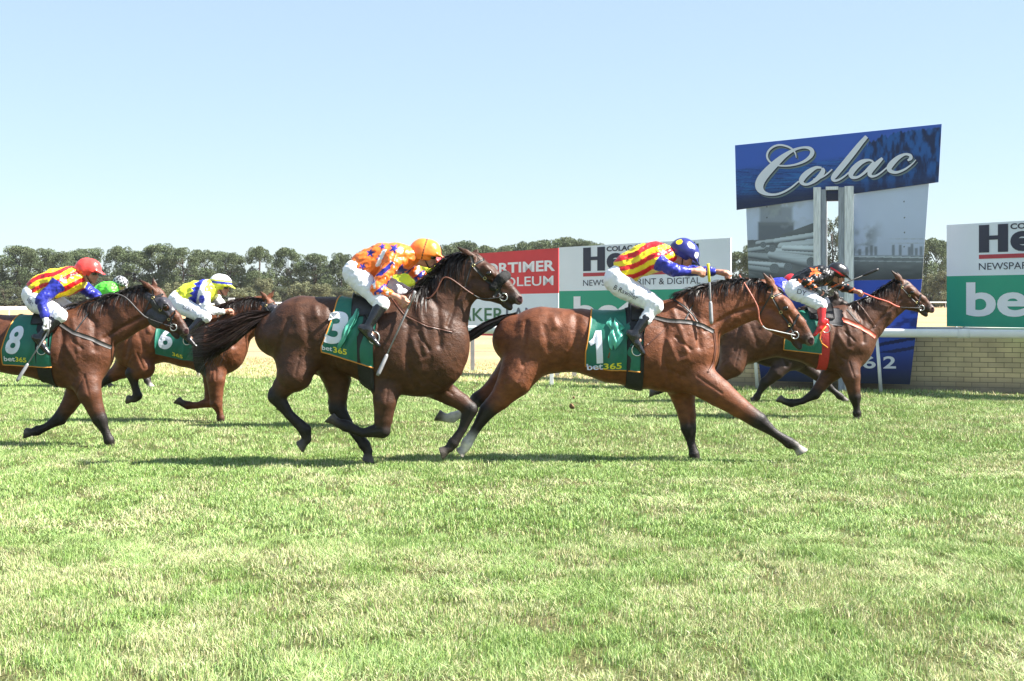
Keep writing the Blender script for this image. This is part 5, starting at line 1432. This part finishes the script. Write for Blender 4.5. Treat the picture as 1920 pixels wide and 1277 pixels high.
# ================================================================ RIDERS
SKIN = (.46, .22, .15)
def fist(P, wr, d, c, g, sc=1.0, col=SKIN, tg=0):
    """closed hand: wrist point, forearm direction d, curl direction c, grip axis g (all unit)"""
    wr, d, c, g = [np.array(q, float) for q in (wr, d, c, g)]
    m = sc
    P.append(seg(wr, wr + d * .075 * m + c * .004, .026 * m, .033 * m, .012, 1.0, 1.0, col, tg))
    P.append(seg(wr + d * .055 * m + g * .026 * m, wr + d * .055 * m - g * .026 * m, .024 * m, .022 * m, .01, 1., 1., col, tg))
    for i, o in enumerate((.033, .012, -.009, -.029)):
        L_ = (.92, 1.0, .95, .8)[i]; b = wr + d * .078 * m + g * o * m
        k1 = b + (d * .030 + c * .014) * m * L_; k2 = k1 + (c * .034 - d * .008) * m * L_; k3 = k2 + (-d * .030 + c * .002) * m * L_
        P.append(seg(b, k1, .0125 * m, .0115 * m, .005, 1, 1, col, tg)); P.append(seg(k1, k2, .0115 * m, .0105 * m, .004, 1, 1, col, tg)); P.append(seg(k2, k3, .0105 * m, .009 * m, .004, 1, 1, col, tg))
    t0 = wr + d * .030 * m + g * .030 * m; t1 = t0 + (d * .030 + c * .022 + g * .008) * m; t2 = t1 + (d * .018 + c * .020 - g * .016) * m
    P.append(seg(t0, t1, .014 * m, .0125 * m, .008, 1, 1, col, tg)); P.append(seg(t1, t2, .0125 * m, .010 * m, .005, 1, 1, col, tg))
class Rider:
    def __init__(R, c):
        R.c = c; d = c['d']; s = F / d; X0 = (c['pel'][0] - 960) / s
        z0 = CH + (HZ - c['pel'][1]) / s
        R.root = empty('person', (X0, d, 0)); tag(R.root, c['label'], 'person', 'jockeys riding in the race')
        R.fr = fr = Frame(R.root, X0, d); L = fr.L; R.s = s
        hs_ = c.get('h', .008)
        # joints -----------------------------------------------------
        tor = c['torso']                       # (u,v,r_px,W)
        T = [(L(u, v), r / s, W_) for u, v, r, W_ in tor]
        arms = {}
        for sd in ('n', 'f'):
            sg = -1 if sd == 'n' else 1
            if c.get('arm_' + sd):
                a = c['arm_' + sd]; ys = c.get('ay_' + sd, (sg * .17, sg * .24, sg * .17, sg * .12))
                arms[sd] = [L(a[i][0], a[i][1], ys[i]) for i in range(4)]
        legs = {}
        for sd in ('n', 'f'):
            sg = -1 if sd == 'n' else 1; a = c.get('leg_' + sd) or [(u + 2, v - 2) for u, v in c['leg_n']]
            ys = (sg * .11, sg * .27, sg * .325, sg * .33)
            legs[sd] = [L(a[i][0], a[i][1], ys[i]) for i in range(4)]
        hc = L(*c['head'], c.get('hy', 0.0)); th = rad(c.get('tilt', -25))
        fw = np.array([math.cos(th), 0, math.sin(th)]); yaw = c.get('yaw', 0.0)
        fw = np.array([fw[0] * math.cos(yaw), fw[0] * math.sin(yaw), fw[2]]); 
        up = np.array([-math.sin(th) , 0, math.cos(th)]); up = up - fw * (up @ fw); up /= np.linalg.norm(up)
        sdv = np.cross(up, fw)
        def hp(f, u, y=0.0): return hc + fw * f + up * u + sdv * y
        R.hp = hp
        # ---- body (skin) -------------------------------------------
        B = []
        sk = c.get('skin', SKIN)
        B.append(seg(hp(-.012, .015), hp(.012, .005), .086, .084, .03, .86, .86, sk))
        B.append(seg(hp(.035, -.03), hp(.045, -.065), .062, .048, .03, .9, .85, sk))
        B.append(seg(hp(.03, -.085), hp(.072, -.105), .038, .026, .02, 1., .9, sk))
        B.append(seg(hp(.082, -.022), hp(.108, -.056), .009, .013, .012, .8, 1., sk))
        B.append(seg(hp(.086, -.080), hp(.088, -.080), .012, .012, .01, 2.0, 2.0, tuple(np.array(sk) * [.9, .6, .6])))
        B.append(seg(hp(.070, .002), hp(.078, .0), .022, .018, .02, 1.8, 1.6, sk))
        for sg in (-1, 1):
            B.append(seg(hp(-.012, -.018, sg * .076), hp(-.016, -.052, sg * .072), .018, .012, .008, .5, .5, sk))
            B.append(seg(hp(.045, -.055, sg * .040), hp(.05, -.06, sg * .038), .022, .02, .02, 1, 1, sk))
        nb = T[-1][0]
        B.append(seg(hp(-.02, -.06), nb, .058, .062, .03, 1, 1, sk))
        for a, b in zip(T[:-1], T[1:]): B.append(seg(a[0], b[0], a[1] - .012, b[1] - .012, .03, (a[2] - .012) / (a[1] - .012), (b[2] - .012) / (b[1] - .012), sk))
        gl = c.get('gloves', {})
        for sd, a in arms.items():
            B.append(seg(a[0], a[1], .045, .038, .02, 1, 1, sk)); B.append(seg(a[1], a[2], .040, .025, .02, 1, 1, sk))
            B.append(seg(T[-1][0] * .6 + T[-2][0] * .4, a[0], .05, .045, .03, 1, 1, sk))
            dd = (a[3] - a[2]) / (np.linalg.norm(a[3] - a[2]) + 1e-6)
            ga = np.array(c.get('grip_' + sd, (0, 1., 0))); ga = ga - dd * (ga @ dd); ga /= np.linalg.norm(ga); cc = np.cross(dd, ga); cc *= (-1 if cc[2] > 0 else 1)
            if abs(cc[2]) < .3 and c.get('curl_' + sd): cc = np.array(c['curl_' + sd])
            if not gl.get(sd): fist(B, a[2], dd, cc, ga, 1.08, sk)
            else:
                fist(B, a[2], dd, cc, ga, .86, sk)
                G_ = []; G_.append(seg(a[2] - dd * .03, a[2] + dd * .02, .031, .029, .01)); fist(G_, a[2], dd, cc, ga, 1.15); V, Q = polymesh(G_, .0055, 1)
                mesh_np('glove', V, Q, M[gl[sd]], R.root)
            R.hand = getattr(R, 'hand', {}); R.hand[sd] = (a[2] + dd * .09, dd, cc)
        for sd, a in legs.items():
            B.append(seg(a[0], a[1], .070, .050, .03, 1, 1, sk)); B.append(seg(a[1], a[2], .046, .034, .02, 1, 1, sk)); B.append(seg(a[2], a[2] + (a[3] - a[2]) / np.linalg.norm(a[3] - a[2]) * .07, .030, .022, .02, 1, 1, sk))
        V, Q = polymesh(B, .0075, 1); R.body = mesh_np('body', V, Q, M['skin'], R.root, prim_cols(V, B, .006))
        # ---- silks -------------------------------------------------
        J = []
        clipW = ()
        p0 = T[0][0]; hem = L(*c['hem'][0]); hn = np.array([c['hem'][1][0], 0, -c['hem'][1][1]], float); hn /= np.linalg.norm(hn)
        cl_ = ((tuple(hem), tuple(hn)),)
        for a, b in zip(T[:-1], T[1:]):
            J.append(seg(a[0], b[0], a[1] + .006, b[1] + .006, .035, a[2] / a[1], b[2] / b[1], tg=0, clip=cl_))
        J.append(seg(nb, nb * .6 + hp(-.03, -.08) * .4, .075, .066, .02, 1, 1, tg=5))
        for sd, a in arms.items():
            cf = c.get('cuff_' + sd, .85); w = a[1] + (a[2] - a[1]) * cf
            J.append(seg(T[-1][0] * .55 + T[-2][0] * .45, a[0], .085, .075, .03, 1, 1, tg=0))
            J.append(seg(a[0], a[0] + (a[1] - a[0]) * .15, .074, .072, .02, 1, 1, tg=1))
            J.append(seg(a[0] + (a[1] - a[0]) * .05, a[1], .070, .060, .02, 1, 1, tg=1)); J.append(seg(a[1], w, .058, .040, .02, 1, 1, tg=1))
        V, Q = polymesh(J, hs_, 1); N = vnormals(V, Q)
        x, y, z = V[:, 0], V[:, 1], V[:, 2]
        w1 = fbm(x * 9 + z * 5, z * 16 - x * 6 + y * 7, c['seed'], 3); w2 = 1 - np.abs(2 * fbm(x * 14 - z * 9 + y * 5, z * 10 + y * 9, c['seed'] + 3, 3) - 1) * 2.2
        V = V + N * ((w1 - .5) * .026 + np.clip(w2, 0, 1) * .011 - .004)[:, None]
        tg_ = prim_tags(V, J); U, Vp = fr.px(V[:, 0], V[:, 2], -.16)
        C = np.zeros((len(V), 3))
        pat = c['pat']
        for k in (0, 1, 5):
            m = tg_ == k
            if m.any(): C[m] = pat(k if k != 5 or c.get('collar') else 0, U[m], Vp[m], V[m])
        if c.get('collar'): C[tg_ == 5] = c['collar']
        R.jacket = mesh_np('silk_jacket', V, Q, M['silk'], R.root, C)
        # ---- breeches ----------------------------------------------
        K = []
        pr = T[0]
        K.append(seg(pr[0], pr[0] * .55 + T[1][0] * .45, pr[1] + .002, T[1][1] * .9, .03, pr[2] / pr[1] * .98, .155 / T[1][1], tg=0))
        for sg in (-1, 1): K.append(seg(L(c['pel'][0] - .0, c['pel'][1] + 2, sg * .075), L(*c['leg_n'][0], sg * .09), c.get('hipr', .125), .11, .04, .85, .9))
        kr = c.get('thigh', (.105, .068))
        for sd, a in legs.items():
            K.append(seg(a[0], a[1], kr[0], kr[1], .03, .9, .85)); e = a[1] + (a[2] - a[1]) * c.get('bree', .42)
            K.append(seg(a[1], e, kr[1] - .004, .054, .02, .85, .85))
        V, Q = polymesh(K, hs_, 1); N = vnormals(V, Q); x, y, z = V.T
        w1 = fbm(x * 12 + z * 9 + y * 4, z * 10 - x * 9, c['seed'] + 20, 3)
        w2 = np.clip(1 - np.abs(2 * fbm(x * 13 - z * 8, z * 12 + x * 5 + y * 6, c['seed'] + 31, 3) - 1) * 2.4, 0, 1); V = V + N * ((w1 - .5) * .014 + w2 * .006)[:, None]
        R.breeches = mesh_np('breeches', V, Q, M['breeches'], R.root); R.bbvh = bvh_of(V, Q)
        # ---- boots ---------------------------------------------------
        for sd, a in legs.items():
            bo = []; t = a[1] + (a[2] - a[1]) * c.get('boot', .38); ft = (a[3] - a[2]) / np.linalg.norm(a[3] - a[2])
            bo.append(seg(t, a[2], .057 if c.get('boot', .38) > .2 else .068, .040, .012, .9, .85)); bo.append(seg(a[2], a[2] + ft * .03, .042, .040, .02, .85))
            dn = np.array([0, 0, -1.]) - ft * (np.array([0, 0, -1.]) @ ft); dn /= np.linalg.norm(dn)
            bo.append(seg(a[2] - ft * .045 + dn * .03, a[2] + ft * .08 + dn * .035, .036, .036, .02, .95, 1.0)); bo.append(seg(a[2] + ft * .08 + dn * .035, a[2] + ft * .185 + dn * .045, .035, .024, .02, 1.05, 1.3))
            V, Q = polymesh(bo, .0075, 1); mesh_np('boot', V, Q, M[c.get('bootm', 'boot')], R.root)
        # ---- helmet ----------------------------------------------------
        He = []
        cp = ((tuple(hp(0, -.012)), tuple(-up)),)
        cp2 = ((tuple(hp(-.05, -.055)), tuple(-up)),)
        k = c.get('hsz', 1.0)
        He.append(seg(hp(-.025, .020), hp(.018, .020), .122 * k, .118 * k, .01, .88, .86, clip=cp))
        He.append(seg(hp(-.05, .0), hp(-.03, .0), .105 * k, .108 * k, .02, .90, .90, clip=cp2))
        He.append(seg(hp(.105 * k, .012), hp(.175 * k, -.020), .010, .007, .022, 8.0, 7.0))
        V, Q = polymesh(He, .0065, 1); N = vnormals(V, Q); V = V + N * ((fbm(V[:, 0] * 22, V[:, 2] * 22 + V[:, 1] * 18, 7 + c['seed'], 2) - .5) * .006)[:, None]
        q = V - hc; hf, hu, hy = q @ fw, q @ up, q @ sdv
        C = c['hpat'](hf, hu, hy) if c.get('hpat') else np.zeros((len(V), 3))
        mesh_np('helmet', V, Q, M['helmet'], R.root, C)
        # chin strap and goggles
        mb = MB(); mb.tube([hp(-.005, -.005, -.089), hp(.012, -.07, -.070), hp(.045, -.125, -.03), hp(.045, -.125, .03), hp(.012, -.07, .070), hp(-.005, -.005, .089)], .006, 6); mb.build('chin_strap', M['black_strap'], R.root, True)
        if c.get('goggles', True):
            g_ = []
            for sg in (-1, 1): g_.append(seg(hp(.082, -.018, sg * .030), hp(.070, -.020, sg * .058), .024, .021, .012, 1., 1.))
            V, Q = polymesh(g_, .006, 1); gg = mesh_np('goggles', V, Q, M['lens'], R.root)
            mb = MB(); a_ = np.linspace(-1.9, 1.9, 22); mb.tube([hp(.10 * math.cos(a) - .012, -.004 + .012 * (1 - math.cos(a)), .092 * math.sin(a)) for a in a_], .008, 6); mb.build('goggle_strap', M['black_strap'], gg, True)
        # writing on the breeches
        for tx, quad, m_ in c.get('btext', []):
            V, Fc = text2d(tx, 0.0, cuts=1); (a, b_, c_, d_) = [np.array(q, float) for q in quad]; pts = []
            for x, y in V:
                q = (d_ * (1 - x) + c_ * x) * (1 - y) + (a * (1 - x) + b_ * x) * y; p = L(q[0], q[1], -.22)
                h = R.bbvh.ray_cast(Vector((p[0], -1, p[2])), Vector((0, 1, 0))); pts.append((p[0], (h[0].y if h[0] is not None else -.2) - .004, p[2]))
            mb = MB(); mb.add(pts, Fc); mb.build('signature', M[m_], R.breeches)
def whip(fr, pts, label, m='whip', grip=None, flap=None):
    A = [fr.L(*p) for p in pts]; root = empty('riding_whip', Vector(A[0]) + fr.root.location); tag(root, label, 'whip', 'riding whips')
    A = [a - A[0] for a in A]; n = len(A)
    mb = MB(); mb.tube(A, [.010] * (n - 1) + [.006], 8); mb.build('shaft', M[m], root, True)
    d = (A[-1] - A[-2]); d /= np.linalg.norm(d)
    mb = MB(); mb.tube([A[-1] - d * .12, A[-1] - d * .10, A[-1] + d * .07, A[-1] + d * .10], [.010, .018, .020, .014], 8); mb.build('padded_flap', M[flap or m], root, True)
    mb = MB(); d0 = (A[1] - A[0]); d0 /= np.linalg.norm(d0); mb.tube([A[0] - d0 * .03, A[0] - d0 * .02, A[0], A[0] + d0 * .15], [.010, .018, .013, .013], 8); mb.build('grip', M[grip or m], root, True)
    return root
RED = np.array([.62, .015, .02]); YEL = np.array([.86, .66, .02]); BLU = np.array([.022, .028, .27]); ORG = np.array([.90, .18, .025]); WHT = np.array([.78, .78, .80]); LIM = np.array([.62, .66, .04]); GRN = np.array([.10, .62, .05]); BLK = np.array([.012, .012, .014])
def star(U, V, cx, cy, r, rot=0.0):
    a = np.arctan2(V - cy, U - cx) + rot; q = np.hypot(U - cx, V - cy)
    k = np.abs(((a / (2 * PI / 5)) % 1) - .5) * 2
    return q < r * (.42 + .58 * (1 - k) ** 1.3)
def stripes(axis, width, ph):
    (x0, y0), (x1, y1) = axis; dx, dy = x1 - x0, y1 - y0; l = math.hypot(dx, dy); nx, ny = -dy / l, dx / l
    def f(k, U, V, P):
        if k == 1: return np.tile(BLU, (len(U), 1))
        q = (U - x0) * nx + (V - y0) * ny; t = ((U - x0) * dx + (V - y0) * dy) / l
        q = q + 2.2 * np.sin(t * .09) + 1.2 * vnoise(t * .12, q * .1, 3) + P[:, 1] * 14
        return np.where((np.floor(q / width + ph) % 2 == 0)[:, None], RED, YEL)
    return f
def hsolid(c): return lambda f, u, y: np.tile(np.array(c), (len(f), 1))
def hdots(f, u, y):
    C = np.tile(np.array([.018, .022, .17]), (len(f), 1)); p = np.stack([f, u, y], 1); n = p / np.linalg.norm(p, axis=1)[:, None]
    for v, c in (((-.75, .45, -.5), YEL), ((.0, .72, -.68), WHT), ((.75, .35, -.55), WHT), ((-.3, .95, .2), YEL), ((.5, .8, .2), WHT), ((-.3, .2, .93), YEL), ((.5, .3, .8), WHT)):
        v = np.array(v); v = v / np.linalg.norm(v); C = np.where(((n @ v) > .976)[:, None], c, C)
    return C
def hrings(f, u, y):
    q = u + .015; C = np.tile(WHT, (len(f), 1))
    C = np.where((q < .085)[:, None], LIM, C); C = np.where(((q > .035) & (q < .066))[:, None], BLU * 1.4, C); C = np.where((q > .112)[:, None], WHT, C)
    C = np.where(((q > .085) & (q < .1))[:, None], WHT, C); return C
def hband(f, u, y):
    C = np.tile(BLK, (len(f), 1)); q = u + .25 * f; return np.where(((q > -.012) & (q < .012) & (np.abs(f) < .135))[:, None], RED, C)
def hcheck(f, u, y):
    return np.where(((np.floor(f * 22) + np.floor(u * 22) + np.floor(y * 22)) % 2 == 0)[:, None], WHT * .55, BLK * 2)
def horange(f, u, y):
    C = np.tile(np.array([.93, .23, .03]), (len(f), 1)); return np.where((np.abs(f + .02 - .15 * u) < .005)[:, None], BLK, C)

r1 = Rider(dict(label='jockey in red and yellow stripes and spotted navy cap, arms stretched on horse number one', d=F / 190.5, seed=1,
  pel=(1158, 524), torso=[(1160, 524, 25, .165), (1178, 502, 25, .15), (1204, 488, 27, .165), (1232, 482, 25, .19), (1252, 480, 17, .12)],
  hem=((1170, 520), (-.85, .55)), head=(1283, 476), tilt=-32, hsz=1.06,
  arm_n=[(1232, 489), (1262, 506), (1303, 508), (1331, 511)], ay_n=(-.17, -.24, -.20, -.15), arm_f=[(1240, 488), (1288, 506), (1348, 510), (1386, 516)], ay_f=(.17, .24, .12, .04),
  grip_n=(0.1, .5, 1.), curl_n=(0, 1, -.3), cuff_n=.72, cuff_f=.8,
  leg_n=[(1166, 536), (1228, 573), (1190, 628), (1214, 658)], hipr=.135, thigh=(.115, .075), bree=.50, boot=.45,
  pat=stripes(((1142, 512), (1244, 470)), 9.5, .35), collar=tuple(RED), hpat=hdots, goggles=False,
  btext=[('B Rawiller', [(1154, 534), (1197, 555), (1193, 563), (1150, 542)], 'ink')]))
whip(r1.fr, [(1328, 500, -.17), (1331, 540, -.19), (1333, 588, -.21)], 'yellow banded grey whip held upright beside the neck of horse number one', grip='cloth_yellow')
def p2(k, U, V, P):
    C = np.tile(ORG, (len(U), 1))
    if k == 0:
        m = np.zeros(len(U), bool)
        for (x, y, r) in ((694, 474, 7), (739, 466, 8), (713, 484, 6), (752, 506, 9), (775, 511, 7), (680, 500, 6), (716, 462, 6)): m |= star(U, V, x, y, r * 1.25, x * .3)
        C = np.where(m[:, None], BLU * .9, C)
        C = np.where(((np.abs(U - 716 + (V - 480) * .45) < 4) & (V > 468) & (V < 500))[:, None], WHT, C)
    else:
        m = np.abs(((U * .55 + V * .62) % 19) - 9.5) < 3.6
        m &= vnoise(U * .16, V * .14, 4) > .34
        C = np.where(m[:, None], BLU, C); w = (vnoise(U * .2 + 5, V * .1, 9) > .72); C = np.where((w & ~m)[:, None], WHT, C)
    return C
r2 = Rider(dict(label='jockey in orange silks with blue stars and an orange cap, crouched on horse number three', d=F / 195, seed=2,
  pel=(668, 511), torso=[(670, 511, 25, .165), (692, 496, 26, .155), (718, 487, 28, .165), (746, 484, 27, .19), (768, 482, 18, .12)],
  hem=((676, 507), (-.8, .6)), head=(798, 477), tilt=-6, hsz=1.10,
  arm_n=[(736, 492), (706, 541), (745, 557), (765, 571)], ay_n=(-.18, -.27, -.26, -.24), arm_f=[(758, 492), (790, 520), (786, 536), (780, 548)], ay_f=(.17, .26, .18, .10),
  grip_n=(.3, -.35, .9), curl_n=(.2, .9, -.4), cuff_n=.62, cuff_f=.8,
  leg_n=[(676, 524), (716, 570), (688, 616), (708, 634)], leg_f=[(684, 518), (764, 552), (720, 616), (742, 634)], hipr=.125, thigh=(.112, .072), bree=.16, boot=.03, pat=p2, hpat=horange))
whip(r2.fr, [(776, 551, -.26), (768, 572, -.27), (716, 686, -.36)], 'long grey whip pointing down in the hand of the orange jockey')
def p3_(k, U, V, P): return stripes(((60, 540), (150, 505)), 8.5, .1)(k, U, V, P)
r3 = Rider(dict(label='jockey in red and yellow silks with blue sleeves and a plain red cap, white gloves', d=F / 172, seed=3,
  pel=(64, 554), torso=[(66, 553, 22, .165), (80, 540, 23, .155), (104, 531, 25, .17), (130, 526, 24, .19), (146, 522, 16, .12)],
  hem=((68, 549), (-.8, .6)), head=(166, 508), tilt=-6,
  arm_n=[(112, 530), (78, 562), (84, 596), (92, 612)], ay_n=(-.18, -.30, -.33, -.33), arm_f=[(150, 534), (176, 552), (192, 566), (200, 572)], ay_f=(.17, .24, .18, .12),
  grip_n=(-.2, -.6, .6), curl_n=(.7, .6, -.2), gloves=dict(n='glove_white'), cuff_n=.9, cuff_f=.9,
  leg_n=[(70, 566), (112, 592), (74, 634), (92, 652)], leg_f=[(80, 560), (140, 584), (100, 634), (118, 650)], hipr=.122, thigh=(.115, .078), bree=.25, boot=.2, pat=p3_, hpat=hsolid((.75, .06, .05)),
  btext=[('ABRY', [(50, 556), (63, 568), (60, 576), (48, 564)], 'ink')]))
whip(r3.fr, [(93, 605, -.36), (90, 622, -.37), (41, 700, -.44)], 'grey whip trailing down beside saddle cloth number eight')
def p4_(k, U, V, P):
    if k == 1:
        C = np.tile(WHT, (len(U), 1)); return np.where((np.hypot((U - 381) / 6, (V - 561) / 8) < 1)[:, None], BLU * 1.4, C)
    C = np.tile(LIM * 1.1, (len(U), 1)); t = (U - 366) + (V - 545) * .35; zz = 5 * np.abs(((V * .11) % 1) - .5) * 2 * 1.6
    C = np.where(((t > -9 + zz) & (t < 8))[:, None], BLU * 1.4, C); return np.where(((t >= 8) & (U < 386))[:, None], WHT, C)
r4 = Rider(dict(label='jockey in yellow, blue and white silks with a ringed cap, low behind the chestnut bay', d=F / 144, seed=4,
  pel=(334, 562), torso=[(336, 562, 18, .165), (350, 554, 18.5, .155), (368, 549, 20, .17), (386, 545, 20, .19), (398, 541, 14, .12)],
  hem=((337, 559), (-.85, .55)), head=(414, 535), tilt=-6, hsz=1.06,
  arm_n=[(382, 548), (388, 582), (420, 584), (440, 582)], ay_n=(-.17, -.24, -.16, -.12), arm_f=[(400, 552), (414, 570), (430, 580), (448, 582)], ay_f=(.17, .2, .14, .08), cuff_n=.9, cuff_f=.9,
  leg_n=[(340, 572), (384, 594), (350, 628), (366, 640)], hipr=.122, thigh=(.118, .08), bree=.25, boot=.2, pat=p4_, collar=tuple(LIM), hpat=hrings,
  btext=[('OLEY', [(344, 572), (362, 577), (361, 584), (343, 579)], 'ink')]))
def p5_(k, U, V, P):
    C = np.tile(BLK * .7, (len(U), 1))
    if k == 0: m = star(U, V, 1528, 510, 11, .4) | star(U, V, 1500, 528, 6) | star(U, V, 1552, 534, 5)
    else: m = (np.abs(((U * .5 + V * .8) % 11) - 5.5) < 1.5) & (vnoise(U * .3, V * .3, 2) > .5)
    return np.where(m[:, None], np.array([.85, .17, .04]), C)
r5 = Rider(dict(label='jockey in black silks with orange stars and a black cap with red band, leading', d=F / 139, seed=5,
  pel=(1490, 540), torso=[(1491, 540, 17.5, .165), (1504, 528, 17, .15), (1522, 520, 19, .165), (1540, 517, 18.5, .19), (1552, 515, 12.5, .12)],
  hem=((1490, 534), (-.75, .65)), head=(1571, 513), tilt=-20, hsz=1.05,
  arm_n=[(1530, 522), (1512, 530), (1534, 545), (1548, 552)], ay_n=(-.18, -.26, -.22, -.18), arm_f=[(1550, 524), (1580, 538), (1602, 546), (1618, 549)], ay_f=(.17, .22, .1, .03),
  grip_n=(.6, -.3, .6), gloves=dict(n='glove_black'), cuff_n=.85, cuff_f=.85,
  leg_n=[(1494, 548), (1540, 572), (1541, 604), (1530, 616)], leg_f=[(1496, 546), (1545, 568), (1546, 600), (1560, 612)], hipr=.125, thigh=(.115, .078), bree=.15, boot=.05, bootm='boot_red', pat=p5_, hpat=hband,
  btext=[('DY', [(1496, 541), (1512, 546), (1509, 555), (1494, 550)], 'ink')]))
whip(r5.fr, [(1540, 552, -.2), (1560, 541, -.22), (1634, 510, -.26)], 'thin black whip held across by the black clad leading jockey', m='black_strap')
r6 = Rider(dict(label='jockey in blue silks and a red cap, mostly hidden behind the black clad leader', d=F / 121, seed=6,
  pel=(1428, 552), torso=[(1430, 551, 15, .165), (1440, 544, 15, .155), (1452, 540, 16, .17), (1464, 538, 15.5, .19), (1472, 536, 10.5, .12)],
  hem=((1430, 549), (-.8, .6)), head=(1485, 530), tilt=-15, hsz=.92, arm_n=[(1462, 543), (1480, 556), (1498, 560), (1510, 562)], arm_f=[(1466, 542), (1486, 556), (1504, 560), (1516, 562)],
  leg_n=[(1434, 560), (1470, 578), (1444, 606), (1458, 616)], pat=lambda k, U, V, P: np.tile(BLU * 1.5, (len(U), 1)), hpat=hsolid((.68, .02, .03))))
r7 = Rider(dict(label='jockey in plain yellow silks, hidden behind the orange jockey and horse number three', d=F / 150, seed=7,
  pel=(736, 536), torso=[(738, 535, 19, .165), (752, 526, 19, .155), (768, 518, 20, .17), (786, 510, 20, .19), (796, 506, 13, .12)],
  hem=((738, 532), (-.8, .6)), head=(806, 488), tilt=-12, arm_n=[(800, 508), (822, 506), (834, 532), (838, 544)], ay_n=(-.17, -.2, -.14, -.1), arm_f=[(792, 508), (806, 530), (826, 540), (838, 544)],
  leg_n=[(742, 546), (786, 570), (752, 606), (770, 618)], pat=lambda k, U, V, P: np.tile(LIM * 1.15, (len(U), 1)), hpat=hsolid((.75, .10, .12))))
r8 = Rider(dict(label='jockey in bright green silks and a chequered cap, behind the red capped rider', d=F / 103, seed=8,
  pel=(176, 556), torso=[(178, 555, 13, .165), (188, 549, 13, .155), (198, 544, 14, .17), (210, 542, 13.5, .19), (217, 540, 9, .12)],
  hem=((177, 553), (-.85, .5)), head=(226, 532), tilt=-18, yaw=-.5, arm_n=[(208, 548), (220, 562), (232, 568), (240, 570)], arm_f=[(212, 547), (226, 560), (236, 566), (244, 569)],
  leg_n=[(180, 562), (206, 578), (186, 600), (196, 608)], pat=lambda k, U, V, P: np.tile(GRN, (len(U), 1)), hpat=hcheck))
# clods kicked up behind the leader
rk = np.random.default_rng(3)
for k, (u, v, r_) in enumerate([(1072, 762, .030), (1076, 745, .014)]):
    bm = bmesh.new(); bmesh.ops.create_icosphere(bm, subdivisions=3, radius=r_)
    for q in bm.verts: q.co *= 1 + .5 * (vnoise(np.array([q.co.x * 50 + 3 + k]), np.array([q.co.z * 50 + q.co.y * 40]), 4)[0] - .5)
    me = bpy.data.meshes.new('turf_clod'); bm.to_mesh(me); bm.free(); me.materials.append(mat('loose_soil', (.16, .10, .05), .95, .4, 60, bump=1))
    o = bpy.data.objects.new('turf_clod', me); COL.objects.link(o); o.location = W(u, v, 15.6)
    tag(o, ['larger clod of brown soil flying above the turf behind horse number one', 'smaller crumb of brown soil flying just above the larger clod'][k], 'clod', 'clods kicked up by the hooves')

# ================================================================ AIR
hz_ = MB(); hz_.box((0, 735, 9.3), (1820, 1540, 20.6))
hm = bpy.data.materials.new('haze'); hm.use_nodes = True; hn = hm.node_tree; hn.nodes.clear()
ho = hn.nodes.new('ShaderNodeOutputMaterial'); pv = hn.nodes.new('ShaderNodeVolumePrincipled')
pv.inputs['Color'].default_value = (.86, .92, 1.0, 1); pv.inputs['Density'].default_value = .00010; pv.inputs['Anisotropy'].default_value = .3
hn.links.new(pv.outputs[0], ho.inputs['Volume'])
o = hz_.build('haze', hm); tag(o, 'thin summer haze softening the far trees', 'haze', kind='stuff')
